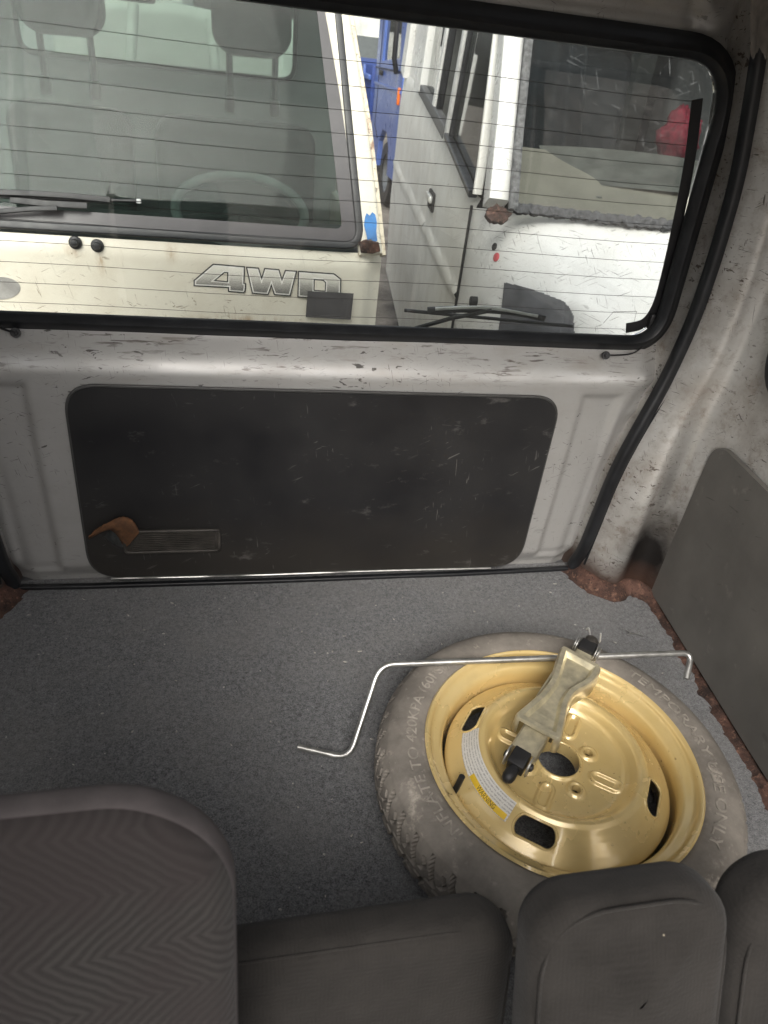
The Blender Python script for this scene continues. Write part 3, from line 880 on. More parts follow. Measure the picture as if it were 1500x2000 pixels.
for i in range(NA):
    i2 = (i + 1) % NA; am = 2 * math.pi * (i + .5) / NA
    for j in range(k - 1):
        rm = (prof2[j][0] + prof2[j + 1][0]) / 2
        if in_slot(am, rm) or in_lug(am, rm): continue
        fs.append((i * k + j, i2 * k + j, i2 * k + j + 1, i * k + j + 1))
disc = mesh('wheel_disc', vs_, fs, gold, wheel, True)
for s in SL:   # neat folded lip of each vent slot
    pts = []
    for q in range(28):
        b = 2 * math.pi * q / 28; cx = math.cos(b); sy = math.sin(b)
        t = (.019 if cx > 0 else -.019) + .0122 * cx; r = .1465 + .0122 * sy
        a = s + t / .147
        hh = lerp1(sorted(dprof[1:12]), r) 
        pts.append(Vector((WC.x + r * math.cos(a), WC.y + r * math.sin(a), hh + .0002)))
    tube('slot_lip', pts, .0022, gold, disc, 6, 0, True)
for la in LUG:
    lathe('bolt_seat', [(.0085, HZ + .0042), (.0072, HZ + .0036), (.0062, HZ - .001), (.0062, HZ - .008)], WC + Vector((.055 * math.cos(la), .055 * math.sin(la), 0)), gold, disc, 24)
# valve
vd = Vector((math.cos(R(189)), math.sin(R(189)), 0))
tube('valve_stem', [WC + vd * .184 + Vector((0, 0, .062)), WC + vd * .176 + Vector((0, 0, .085)), WC + vd * .172 + Vector((0, 0, .108))], .0048, black_pl, wheel, 12)
# printed warning label on the slope of the disc
def label(a0, a1, r0, r1, mat, off, name):
    def f(u, v):
        a = a0 + (a1 - a0) * u; r = r0 + (r1 - r0) * v
        h = lerp1(sorted(dprof[1:12]), r)
        return (WC.x + r * math.cos(a), WC.y + r * math.sin(a), h + off)
    return grid(name, f, 40, 8, mat, wheel)
lb = label(R(155), R(218), .131, .154, label_m, .0012, 'warning_label')
label(R(186), R(217), .1465, .1535, yellow_m, .0018, 'yellow_band')
def ring_print(txt, a0, size, r0, flip=False):
    cu = bpy.data.curves.new('t', 'FONT'); cu.body = txt; cu.size = size; cu.resolution_u = 2
    ob = bpy.data.objects.new('t', cu); COL.objects.link(ob); bpy.context.view_layer.update()
    me = ob.evaluated_get(bpy.context.evaluated_depsgraph_get()).to_mesh()
    V_ = []
    for v in me.vertices:
        r = r0 - v.co.y; a = a0 + v.co.x / r0
        V_.append(Vector((WC.x + r * math.cos(a), WC.y + r * math.sin(a), lerp1(sorted(dprof[1:12]), r) + .0024)))
    F_ = [tuple(p.vertices) for p in me.polygons]
    bpy.data.objects.remove(ob); bpy.data.curves.remove(cu)
    return mesh('print', V_, F_, ink, lb, False)
ring_print('WARNING', R(194), .0085, .1530)

# ================================================================ JACK
jack = empty('scissor_jack', UZ(1060, 1400, .118), 'scissor jack with bow-tie pressed steel plate resting across gold wheel', 'jack')
JZ = .168
jp = [(1098, 1259), (1176, 1302), (1160, 1330), (1122, 1352), (1109, 1375), (1105, 1400), (1095, 1447), (1004, 1397), (1030, 1375), (1057, 1352), (1077, 1325), (1087, 1295)]
jo = [UZ(u, v, JZ) for u, v in jp]
jc = sum(jo, Vector()) / len(jo)
jo2 = fillet(jo, .010, 4)
def inset(P, d, nrm):
    out = []; m = len(P); nrm = Vector(nrm)
    area = sum((P[i].cross(P[(i + 1) % m])).dot(nrm) for i in range(m)); s = 1 if area > 0 else -1
    for i in range(m):
        e1 = (P[i] - P[i - 1]).normalized(); e2 = (P[(i + 1) % m] - P[i]).normalized()
        n1 = nrm.cross(e1) * s; n2 = nrm.cross(e2) * s
        b = (n1 + n2); 
        if b.length < 1e-6: b = n1
        b.normalize(); out.append(P[i] + b * (d / max(b.dot(n1), .35)))
    return out
bm = bmesh.new()
Zv = Vector((0, 0, 1))
rings = [[p + Zv * -.030 for p in inset(jo2, -.001, Zv)], [p + Zv * -.004 for p in jo2], [p for p in inset(jo2, .002, Zv)], [p for p in inset(jo2, .0085, Zv)], [p - Zv * .009 for p in inset(jo2, .0135, Zv)]]
rv = [[bm.verts.new(p) for p in r_] for r_ in rings]
m_ = len(jo2)
for a in range(len(rv) - 1):
    for i in range(m_):
        # the pressed skirt runs along the two waisted sides only
        if a == 0:
            mid = (rings[1][i] + rings[1][(i + 1) % m_]) / 2
            if min((mid - (jo[0] + jo[1]) / 2).length, (mid - (jo[6] + jo[7]) / 2).length) < .022: continue
        bm.faces.new((rv[a][i], rv[a][(i + 1) % m_], rv[a + 1][(i + 1) % m_], rv[a + 1][i]))
bm.faces.new(rv[-1])
pl_ = bmobj('top_plate', bm, galv, jack, True, 50)
md = pl_.modifiers.new('thickness', 'SOLIDIFY'); md.thickness = .0025; md.offset = 0
# lower arm: U channel
ax0, ax1 = UZ(1062, 1405, .150), UZ(1003, 1502, .132)
adir = (ax1 - ax0).normalized(); aside = adir.cross(Zv).normalized(); aup = aside.cross(adir)
ch = [(-.020, -.016), (-.020, .008), (-.017, .011), (.017, .011), (.020, .008), (.020, -.016), (.0175, -.016), (.0175, .006), (.015, .0085), (-.015, .0085), (-.0175, .006), (-.0175, -.016)]
sweep('lower_arm', [ax0, ax0.lerp(ax1, .5), ax0.lerp(ax1, .72)], ch, galv, jack, False, up=(0, 0, 1), auto=30)
def ibox(name, c, s, mat, par=jack, bev=.002):
    M = Matrix((( *aside, ), ( *adir, ), ( *aup, ))).transposed().to_4x4(); M.translation = c
    return box(name, (0, 0, 0), s, mat, par, bev, M=M)
hc = ax0.lerp(ax1, .84)
ibox('hinge_block', hc, (.026, .030, .024), black_pl)
for s in (-1, 1):
    c0 = hc + aside * (.018 * s) 
    lathe('hinge_plate', [(0, -.0012), (.016, -.0012), (.0165, 0), (.016, .0012), (0, .0012)], c0, steel, jack, 28, axis=aside)
    lathe('rivet', [(0, .005), (.005, .004), (.0065, .001), (.0065, 0)], c0 + aside * (.001 * s), black_pl, jack, 16, axis=aside * s)
bolt0 = hc + adir * .012
lathe('screw_end', [(0, .030), (.005, .029), (.0085, .025), (.0098, .019), (.0095, .010), (.0085, .004), (.0085, -.012)], bolt0, black_pl, jack, 24, axis=(adir + aup * .1))
# far hinge with wire clip
hj = UZ(1146, 1268, .158); 
ibox('hinge_block', hj, (.028, .024, .024), black_pl)
for s in (-1, 1):
    lathe('hinge_plate', [(0, -.001), (.015, -.001), (.0155, 0), (.015, .001), (0, .001)], hj + aside * (.017 * s), steel, jack, 28, axis=aside)
    lathe('hinge_plate', [(0, -.001), (.013, -.001), (.0135, 0), (.013, .001), (0, .001)], hj + aside * (.0205 * s), steel, jack, 28, axis=aside)
lathe('screw_collar', [(0, .016), (.010, .016), (.0125, .013), (.0125, 0), (.010, -.004)], hj - adir * .010, plain('dark_steel', (.12, .11, .10), .4, .7), jack, 24, axis=-adir)
hk = hj - adir * .026
tube('wire_clip', [hk - aside * .010 + aup * .024, hk - aside * .013 + aup * .002, hk - aside * .002 - aup * .004 - adir * .004, hk + aside * .006 + aup * .006, hk + aside * .012 + aup * .024, hk + aside * .015 + aup * .018], .0016, plain('wire_white', (.7, .7, .68), .35, .5), jack, 8, .004)
# underside: lower link resting on the rim
sweep('link_arm', [hj + aup * -.004, hj.lerp(ax0, .5) - Zv * .018, ax0 - Zv * .022], [(a * .75, b * .8) for a, b in ch], galv, jack, False, up=(0, 0, 1), auto=30)
ibox('base_foot', UZ(1075, 1400, .128), (.040, .075, .018), plain('foot_steel', (.2, .18, .13), .5, .6))

# ================================================================ CRANK ROD
rp = [UZ(582, 1459, .0075), UZ(682, 1482, .0075), UZ(742, 1298, .121), UZ(1352, 1275, .128), UZ(1340, 1326, .100)]
rod = tube('jack_handle', fillet(rp, [0, .026, .026, .022, 0], 8, False), .0055, steel, None, 12)
tag(rod, 'thin bent steel crank rod lying across the tyre and down onto carpet', 'crank rod')

# ================================================================ SEATS
def seat(label_, mat, top, width, height, th, rad, edge, lean, puff=.01, front=None, pipe=None):
    """reclined seat back; top = middle of its top edge; a base cushion carries it"""
    rt = Matrix.Rotation(-lean, 3, 'X')
    c = Vector(top) - rt @ Vector((0, 0, height / 2))
    foot = c - rt @ Vector((0, 0, height / 2))
    e = empty('seat', (c.x, foot.y, 0), label_, 'seat')
    cushion('backrest', c, (width, th, height), rad, edge, mat, e, puff=puff, lean=-lean, front=front)
    if pipe:
        hx, hz = width / 2 - edge * .3, height / 2 - edge * .3
        o = fillet([Vector((-hx, 0, -hz)), Vector((hx, 0, -hz)), Vector((hx, 0, hz)), Vector((-hx, 0, hz))], rad * 1.5, 12)
        tube('seam_piping', [c + rt @ (p + Vector((0, -th / 2 + edge * .22, 0))) for p in o], .0015, pipe, e, 8, 0, True)
    base = cushion('seat_base', (0, 0, 0), (width, max(foot.z, .05) + .02, .34), .04, .02, mat, e, puff=.004)
    base.data.transform(Matrix.Translation((c.x, foot.y - .13, (max(foot.z, .05) + .02) / 2)) @ Matrix.Rotation(R(90), 4, 'X'))
    return e
seat('herringbone velour seat back with purplish top band, beside plain dark seat', velour, (-.165, .282, .605), .325, .50, .045, .085, .019, R(16), front=herring)
seat('plain dark velour seat back with long straight top edge', velour_dark, (.080, .327, .315), .366, .28, .05, .045, .02, R(16), puff=.006, pipe=velour_dark)
seat('grey cushion-topped seat back rising in front of the spare tyre', velour_dark, (.309, .266, .452), .175, .40, .055, .04, .02, R(24), pipe=velour_dark)
seat('dark seat back next to the grey side board', velour_dark, (.505, .263, .455), .205, .40, .055, .05, .02, R(24), pipe=velour_dark)

wb = tube('wire_bit', catmull([UZ(1224, 1231, .004), UZ(1232, 1236, .008), UZ(1226, 1239, .006), UZ(1240, 1237, .004), UZ(1256, 1241, .003)], 6), .0009, steel, None, 6)
tag(wb, 'tiny curl of bright wire on carpet near rusty floor edge', 'wire')

# grit and lint trodden into the carpet
def _debris():
    rnd = random.Random(3); bm = bmesh.new(); n = 0
    while n < 150:
        x, y = rnd.uniform(-.40, .86), rnd.uniform(.40, 1.18)
        if (Vector((x, y, 0)) - WC).length < .295: continue
        r = rnd.choice((.0007, .0009, .0012, .0018)); n += 1
        z = .0015 * noise.noise(Vector((x * 7, y * 7, 0))) + .003 * noise.noise(Vector((x * 2.3, y * 2.3, 4))) - .003
        g = bmesh.ops.create_icosphere(bm, subdivisions=1, radius=r)['verts']
        k = rnd.uniform(.6, 3.2); a = rnd.uniform(0, 3.14)
        M = Matrix.Translation((x, y, z + r * .5)) @ Matrix.Rotation(a, 4, 'Z') @ Matrix.Diagonal((k, 1, .6, 1))
        for v in g: v.co = M @ v.co
    o = bmobj('floor_debris', bm, plain('pale_grit', (.42, .40, .36), .9, 0, .5, 200)); tag(o, 'pale grit and lint flecks scattered over the carpet', 'grit', kind='stuff')
_debris()
# ================================================================ CREAM PICKUP (left)
TX0, TX1, TY = -.98, .425, 2.0
truck = empty('pickup_truck', (-.28, 2.6, -.70), 'cream cab-over pickup with 4WD lettering and rust on its windshield pillar', 'pickup truck')
ZB = .505
WN = Vector((0, -1, .45)).normalized()
WP = Vector((0, TY, ZB))
def UW(u, v, off=0): return U(u, v, WP + WN * off, WN)
def wsp(x, s, off=0):      # point of the windshield plane: x, height above its foot
    return Vector((x, TY + .45 * s, ZB + s)) + WN * off
def fp(a, b):
    x = TX0 + (TX1 - TX0) * a; z = -.45 + .953 * b
    e = min(x - TX0, TX1 - x)
    y = TY + .05 * (1 - sst(0, .06, e)) - .006 * sst(0, .5, e) + .012 * sst(.47, .505, z)
    y += -.006 * sst(.012, 0, abs(z - .28)) + .02 * sst(.1, -.3, z)
    return (x, y, z)
grid('front_panel', fp, 90, 60, cream, truck)
def col(name, x, y0, y1, z0, z1, th, mat): return box(name, (x, (y0 + y1) / 2, (z0 + z1) / 2), (th, y1 - y0, z1 - z0), mat, truck, .012)
col('side_panel', TX1 - .025, TY + .05, 2.98, -.35, .50, .03, cream); col('side_panel', TX0 + .025, TY + .05, 2.98, -.35, .50, .03, cream)
# windshield with dark printed band and rubber
WR = [(.348, .022), (.270, .60), (-.825, .60), (-.905, .022)]
wo = fillet([Vector((*p, 0)) for p in WR], [.05, .06, .06, .05], 8)
WI = [(.303, .055), (.228, .56), (-.785, .56), (-.865, .055)]
wi = fillet([Vector((*p, 0)) for p in WI], [.02, .03, .03, .02], 6)
wg = slab('windshield', [wsp(p.x, p.y) for p in wo], WN, .005, ws_left, truck)
slab('glass_band', [wsp(p.x, p.y, .0025) for p in wo], WN, .0015, frit, wg, 0, [[wsp(p.x, p.y, .0025) for p in wi]])
sweep('windshield_seal', [wsp(-.278 + (p.x + .278) * 1.012, .3 + (p.y - .3) * 1.02, .002) for p in wo], rprof(.022, .014, .005), rubber, truck, True, up=WN)
# pillar with drip gutter
def pil(name, pts, prof, mat, jit=0): return sweep(name, pts, prof, mat, truck, False, up=(0, -1, .2), jit=jit)
pa = [wsp(.384 - .120 * t, .0 + .62 * t, -.012) for t in [k / 12 for k in range(13)]]
pa = [Vector((p.x + .010 * math.sin(math.pi * k / 12), p.y, p.z)) for k, p in enumerate(pa)]
pil('windshield_pillar', pa, rprof(.066, .04, .012), cream)
pil('windshield_pillar', [Vector((-.556 - p.x, p.y, p.z)) for p in pa], rprof(.056, .04, .012), cream)
pg = [Vector((p.x + .038, p.y + .006, p.z - .002)) for p in pa]
pil('drip_gutter', pg, rprof(.014, .03, .004), gutter_m, .25)
for k in range(1, 12):
    c = pg[0].lerp(pg[-1], k / 12) + Vector((.008 * math.sin(math.pi * k / 12), -.016, 0))
    lathe('rivet', [(0, .002), (.003, .0015), (.004, 0)], c, gutter_m, truck, 10, axis=(0, -1, .3))
bm = bmesh.new()
bpts = [UW(u, v, .014) for u, v in [(713, 424), (716, 416), (722, 421), (727, 414), (733, 419), (736, 433), (735, 452), (737, 470), (730, 473), (724, 466), (718, 469), (715, 455), (711, 440)]]
slab('blue_patch', bpts, WN, .001, blue_patch, truck)
rp_ = [U(u, v, (0, TY - .0155, 0), (0, 1, 0)) for u, v in [(702, 476), (716, 470), (741, 476), (744, 492), (728, 497), (706, 495)]]
slab('rust_patch', [p + Vector((0, .004, 0)) for p in rp_], (0, -1, 0), .012, rust_m, truck, .003)
box('cab_roof', (-.28, 2.66, 1.19), (1.24, .74, .05), cream, truck, .02)
# cab interior
dash = box('dashboard', (-.28, 2.23, .40), (1.34, .34, .20), plain('dash_dark', (.07, .075, .072), .7), truck, .04)
def rrect(x0, x1, z0, z1, y, r=.04): return [Vector(p) for p in fillet([Vector((x0, y, z0)), Vector((x1, y, z0)), Vector((x1, y, z1)), Vector((x0, y, z1))], r, 7)]
slab('cab_back', rrect(-.95, .40, -.1, 1.18, 2.93, .06), (0, -1, 0), .03, cab_grey, truck, 0, [rrect(-.655, .232, .848, 1.10, 2.93, .05)])
sweep('back_window_seal', rrect(-.655, .232, .848, 1.10, 2.925, .05), rprof(.016, .012, .004), rubber, truck, True, up=(0, -1, 0))
slab('back_glass', rrect(-.665, .24, .84, 1.11, 2.94, .05), (0, -1, 0), .004, glass('cab_back_glass', (.85, .88, .86), .03), truck)
for x0, x1, hx in ((-.66, -.30, -.46), (-.225, .285, .075)):
    st = cushion('seat', ((x0 + x1) / 2, 2.62, .44), (x1 - x0, .12, .60), .06, .04, seat_cloth, truck, lean=-.12)
    cushion('seat_base', ((x0 + x1) / 2, 2.42, .16), (x1 - x0, .44, .13), .04, .04, seat_cloth, truck)
    cushion('headrest', (hx, 2.60, 1.015), (.235 if hx > -.2 else .24, .09, .20), .07, .035, plain('headrest_cloth', (.03, .032, .031), .9), truck)
    for dx in (-.066, .072):
        tube('headrest_post', [Vector((hx + dx, 2.60, .98)), Vector((hx + dx, 2.61, .76))], .010, black_pl, truck, 8)
        box('post_collar', (hx + dx, 2.60, .785), (.032, .03, .05), black_pl, truck, .008)
mb = box('mirror_back', (-.235, 2.32, 1.05), (.12, .02, .07), black_pl, truck, .015)
sw = Vector((.035, 2.25, .545)); swn = Vector((0, -.35, .94)).normalized()
e1 = Vector((1, 0, 0)); e2 = swn.cross(e1)
swo = tube('steering_wheel', [sw + e1 * .185 * math.cos(a) + e2 * .185 * math.sin(a) for a in [2 * math.pi * k / 48 for k in range(48)]], .014, plain('wheel_grey', (.22, .225, .22), .6), truck, 10, 0, True)
for a in (200, 340, 270):
    tube('spoke', [sw - swn * .02, sw + e1 * .18 * math.cos(R(a)) + e2 * .18 * math.sin(R(a))], .012, plain('spoke', (.05, .05, .05), .6), swo, 8)
lathe('horn_pad', [(0, .012), (.04, .010), (.055, 0), (.055, -.03)], sw - swn * .02, plain('horn', (.06, .06, .06), .6), swo, 28, axis=swn)
# wiper on the windshield
def wl(u, v, off=.018): return UW(u, v, off)
sweep('wiper_blade', [wl(-140, 385), wl(0, 384), wl(140, 390), wl(276, 393)], rprof(.007, .012, .002), black_pl, truck, False, up=WN)
sweep('wiper_bridge', [wl(-60, 374, .03), wl(60, 378, .034), wl(140, 383, .032), wl(215, 391, .028)], rprof(.014, .010, .002), black_pl, truck, False, up=WN)
sweep('wiper_bridge', [wl(20, 390, .026), wl(90, 398, .028), wl(170, 402, .026)], rprof(.016, .008, .002), black_pl, truck, False, up=WN)
sweep('wiper_arm', [wl(-60, 418, .02), wl(60, 408, .03), wl(112, 407, .036)], rprof(.012, .008, .002), black_pl, truck, False, up=WN)
for u in (265,):
    box('blade_end', wl(u + 6, 393, .02), (.012, .008, .010), plain('clip_white', (.6, .6, .6), .4), truck, .002)
for u, v in ((147, 474), (190, 480)):
    c = UY(u, v, TY - .004)
    lathe('washer_nozzle', [(0, .022), (.008, .021), (.010, .014), (.010, .008), (.015, .006), (.0165, 0)], c, black_pl, truck, 20, axis=(0, -1, .2))
eo = [UY(5 + 40 * math.cos(a) - 5, 563 + 22 * math.sin(a), TY - .007) for a in [2 * math.pi * k / 28 for k in range(28)]]
slab('oval_badge', eo, (0, -1, 0), .002, plain('badge_grey', (.36, .35, .33), .4, .3), truck)
# 4WD decal: ink outline, white gap, halftone fill
def zm(x, y): return (340 + x * .25333, 480 + y * .25333)
def dec(pts, off): return [UY(*zm(*p), TY - .0075 - off) for p in pts]
four = [(300, 137), (548, 158), (543, 285), (557, 290), (552, 350), (540, 366), (415, 356), (415, 326), (150, 312), (150, 265)]
four_c = [(385, 200), (419, 202), (416, 280), (303, 269)]
dub = [(552, 160), (655, 168), (675, 238), (695, 170), (812, 180), (832, 248), (855, 185), (950, 192), (898, 390), (770, 380), (750, 318), (728, 380), (600, 370)]
dee = [(955, 192), (1235, 212), (1290, 255), (1286, 385), (1235, 420), (950, 398)]
dee_c = [(1076, 254), (1150, 260), (1172, 280), (1168, 352), (1074, 345)]
deco = [('letter_four', four, four_c), ('letter_w', dub, None), ('letter_d', dee, dee_c)]
YN = Vector((0, -1, 0))
for nm, o_, c_ in deco:
    P0_ = dec(o_, 0)
    L = slab(nm, P0_, YN, 0, ink, truck, smooth=False)
    slab('white_line', [p + YN * .0006 for p in inset(P0_, .0034, YN)], YN, 0, decal_white, L, smooth=False)
    slab('halftone_fill', [p + YN * .0012 for p in inset(P0_, .0066, YN)], YN, 0, half, L, smooth=False)
    if c_:
        C0 = dec(c_, 0)
        slab('white_line', [p + YN * .0018 for p in inset(C0, -.003, YN)], YN, 0, decal_white, L, smooth=False)
        slab('counter_line', [p + YN * .0024 for p in C0], YN, 0, ink, L, smooth=False)
        slab('counter', [p + YN * .0030 for p in inset(C0, .003, YN)], YN, 0, cream, L, smooth=False)
slab('dark_rectangle', dec([(1030, 350), (1385, 368), (1362, 570), (1015, 550)], .0045), YN, .0008, rectangle_m, truck)  # plain grey rectangle over the lettering, not known to be a sticker
# load bed behind the cab, wheels
for nm, c, s in (('bed_floor', (-.28, 3.95, -.08), (1.36, 1.9, .06)), ('bed_side', (-.95, 3.95, .10), (.03, 1.9, .30)), ('bed_side', (.39, 3.95, .10), (.03, 1.9, .30)), ('tailboard', (-.28, 4.89, .10), (1.36, .03, .30)), ('headboard', (-.28, 3.02, .42), (1.30, .03, .80))):
    box(nm, c, s, cream, truck, .008) if nm != 'headboard' else None
def road_wheel(par, c, r, wd, ax):
    t = lathe('wheel', [(r * .58, -wd / 2), (r * .9, -wd / 2), (r, -wd * .3), (r, wd * .3), (r * .9, wd / 2), (r * .58, wd / 2)], c, rubber, par, 32, axis=ax, closed=True)
    lathe('wheel_rim', [(0, wd * .2), (r * .3, wd * .22), (r * .45, wd * .1), (r * .58, wd * .42)], c, inner_metal, t, 24, axis=ax)
    return t
for x in (TX0 + .09, TX1 - .09):
    for y in (2.35, 4.2): road_wheel(truck, (x, y, -.43), .27, .14, (-1 if x < 0 else 1, 0, 0))

# ================================================================ SILVER-WHITE VAN (right)
YAW = R(7.0)
VA = Vector((math.sin(YAW), math.cos(YAW), 0)); VB = Vector((VA.y, -VA.x, 0))
VP = UY(965, 390, 2.05); VZ = VP.z
VO = Vector((VP.x, VP.y, 0))
def V(al, bb, z): return VO + VA * al + VB * bb + Vector((0, 0, z))
def US(u, v, off=0): return U(u, v, V(0, -off, 0), VB)        # on the van's left flank
van = empty('parked_van', V(1.2, .7, -.70), 'dusty white van with a missing headlight, a dark cloth-covered seat behind its windshield', 'van')
def flank(al, z):
    return .035 * sst(.45, -.5, z) * -1 + .0
# nose: lofted across the width
NP = [(.0, VZ - .012), (-.05, VZ - .05), (-.13, VZ - .115), (-.20, VZ - .19), (-.245, VZ - .27), (-.27, VZ - .36), (-.285, VZ - .50), (-.29, VZ - .70), (-.29, VZ - .95)]
npc = catmull([Vector((a, z, 0)) for a, z in NP], 5)
def nose(a, b):
    i = b * (len(npc) - 1); k = min(int(i), len(npc) - 2); p = npc[k].lerp(npc[k + 1], i - k)
    m = a if a <= .5 else 1 - a
    if m < .24:
        t = m / .24
        al = .287 * (1 - t) ** 2 + (p.x - .01) * 2 * t * (1 - t) + (p.x - .02) * t * t
        bb = .34 * t * t
    else:
        t = (m - .24) / .26; al = p.x - .02 - .03 * math.sin(t * math.pi / 2); bb = .34 + .37 * t
    z = p.y - .065 * (1 - min(m / .24, 1)) ** 2 * (1 - b) - .012 * (1 - b) * min(m / .24, 1)
    if abs(m - .19) < .004: al += .004
    return V(al, bb if a <= .5 else 1.42 - bb, z)
HL = [Vector((*p, 0)) for p in [(985, 553), (1060, 562), (1105, 585), (1118, 610), (1122, 660), (980, 660)]]
grid('nose_panel', nose, 160, 60, white_v, van)
# flank panels
BELT = [(-.1, VZ - .02), (.28, VZ - .05), (1.03, VZ + .045), (1.96, VZ + .13), (3.3, VZ + .18)]
def fl_panel(name, a0, a1, mat=white_v, z0=-.42, gap=.004):
    def f(u, v):
        al = a0 + gap + (a1 - a0 - 2 * gap) * u; zt = lerp1(BELT, al); z = z0 + (zt - z0) * v
        ed = min(u, 1 - u) * (a1 - a0)
        off = .006 * (1 - sst(0, .015, ed)) + .012 * (1 - sst(0, .03, zt - z)) - .016 * sst(.02, 0, abs(z - (VZ - .36))) + .02 * sst(.1, -.4, z)
        off -= .012 * sst(0, .2, zt - z)
        return V(al, off + .006, z)
    return grid(name, f, 40, 50, mat, van)
flank_p = worn_paint('flank_paint', (.68, .67, .63), .4, 0, (.25, .2, .13), chip=.7, scr=.74, rust=.79, grime=.5, sc=.8)
sweep('shut_line', [V(.289, -.004, z) for z in (VZ - .07, VZ - .2, VZ - .4, VZ - .7, VZ - .95)], rprof(.012, .008, .002), dark_hole, van, False, up=-VB)
door = fl_panel('front_door', .29, 1.36, flank_p)
fl_panel('rear_flank', 1.36, 3.35, flank_p)
box('shut_line', (0, 0, 0), (.02, 2.9, 1.0), dark_hole, van, 0, M=Matrix.Translation(V(1.85, .05, -.0)) @ Matrix.Rotation(-YAW, 4, 'Z'))  # black sheet added behind the flank, stands in for shade in the panel gaps
dh = V(1.17, -.012, VZ - .215)
Mh = Matrix.Translation(dh) @ Matrix.Rotation(-YAW, 4, 'Z')
box('recess_shade', (0, .0, 0), (.012, .15, .075), dark_hole, door, .005, M=Mh)  # black box standing in for the shade of the handle recess
box('door_handle', (-.012, .0, .012), (.016, .13, .028), plain('handle_chrome', (.6, .6, .58), .3, .5), door, .006, M=Mh)
# side windows: pillars, sill trims, glass
def SP(al, z, off=0): return V(al, off + .04 * max(z - VZ, 0), z)      # greenhouse leans inwards
def bar(name, pts, w_, h, mat): return sweep(name, [SP(*p) for p in pts], rprof(w_, h, .006), mat, van, False, up=-VB)
trim_g = plain('pillar_silver', (.55, .55, .53), .4, .3, .15)
bar('windshield_pillar', [(.06, VZ - .02, .02), (.16, VZ + .17, .02), (.36, VZ + .46, .02), (.47, VZ + .62, .02)], .085, .06, white_v)
bar('door_frame', [(.250, VZ - .03), (.265, VZ + .05), (.37, VZ + .30), (.49, VZ + .55)], .018, .03, flank_p)
bar('door_frame', [(1.04, VZ + .03), (1.02, VZ + .25), (1.0, VZ + .58)], .045, .03, trim_g)
bar('window_channel', [(.985, VZ + .03, .004), (.965, VZ + .25, .004), (.95, VZ + .58, .004)], .022, .02, rubber)
bar('body_pillar', [(1.42, VZ + .07), (1.40, VZ + .3), (1.38, VZ + .58)], .028, .03, rubber)
bar('body_pillar', [(1.50, VZ + .08), (1.48, VZ + .3), (1.46, VZ + .58)], .07, .04, white_v)
bar('body_pillar', [(2.25, VZ + .14), (2.25, VZ + .3), (2.25, VZ + .58)], .30, .05, white_v)
bar('body_pillar', [(3.25, VZ + .17), (3.2, VZ + .58)], .25, .05, white_v)
bar('window_sill', [(.30, VZ - .038, -.004), (1.02, VZ + .052, -.004)], .022, .03, rubber)
bar('window_sill', [(1.06, VZ + .06, -.004), (1.46, VZ + .095, -.004), (2.15, VZ + .15, -.004)], .05, .035, plain('sill_grey', (.10, .10, .10), .6))
def gq(name, q, mat):
    return slab(name, [SP(a, z, .012) for a, z in q], -VB, .004, mat, van)
gq('door_glass', [(.30, VZ - .04), (.98, VZ + .04), (.95, VZ + .58), (.50, VZ + .58), (.38, VZ + .3)], door_gl)
gq('side_glass', [(1.55, VZ + .1), (2.1, VZ + .14), (2.1, VZ + .58), (1.5, VZ + .58)], door_gl)
gq('rear_side_panel', [(2.38, VZ + .13), (3.2, VZ + .17), (3.2, VZ + .58), (2.38, VZ + .58)], white_v)
box('van_roof', (0, 0, 0), (1.20, 3.0, .06), white_v, van, .03, M=Matrix.Translation(V(1.95, .72, VZ + .64)) @ Matrix.Rotation(-YAW, 4, 'Z'))
box('far_flank', (0, 0, 0), (.05, 3.3, 1.05), white_v, van, .02, M=Matrix.Translation(V(1.6, 1.40, VZ - .50)) @ Matrix.Rotation(-YAW, 4, 'Z'))
box('van_floor', (0, 0, 0), (1.34, 3.2, .06), dash_grey, van, .01, M=Matrix.Translation(V(1.6, .70, -.20)) @ Matrix.Rotation(-YAW, 4, 'Z'))
# windshield
VN = (-VA + Vector((0, 0, .6))).normalized()
def vw(bb, s, off=0): return V(.6 * s - .045 * math.sin(math.pi * min(max(bb / 1.42, 0), 1)), bb, VZ + s) + VN * off
def vwg(a, b): return vw(.055 + 1.31 * a + .02 * b * (1 - 2 * a), -.01 + .59 * b)
grid('windshield', vwg, 24, 8, ws_right, van)
wf = [vw(.05 + 1.32 * t / 260, -.014 + .006 * noise.noise(Vector((t * .35, 0, 0))), .002) for t in range(261)]
sweep('torn_seal', wf, rprof(.026, .014, .005), plain('torn_rubber', (.05, .05, .052), .7, 0, .7, 90), van, False, up=VN, jit=.55)
sweep('windshield_seal', [vw(.052, -.02, .004), vw(.058, .15, .004), vw(.066, .4, .004), vw(.075, .6, .004)], rprof(.022, .018, .005), plain('old_rubber', (.10, .10, .10), .7, 0, .6, 80), van, False, up=VN, jit=.5)
rust_c = [vw(.012 + (.034 + .012 * noise.noise(Vector((k * .45, 1, 0)))) * math.cos(a), -.035 + (.020 + .010 * noise.noise(Vector((k * .45, 5, 0)))) * math.sin(a), .008) for k, a in enumerate([2 * math.pi * k / 36 for k in range(36)])]
slab('rust_patch', rust_c, VN, .02, rust_m, van, .004)
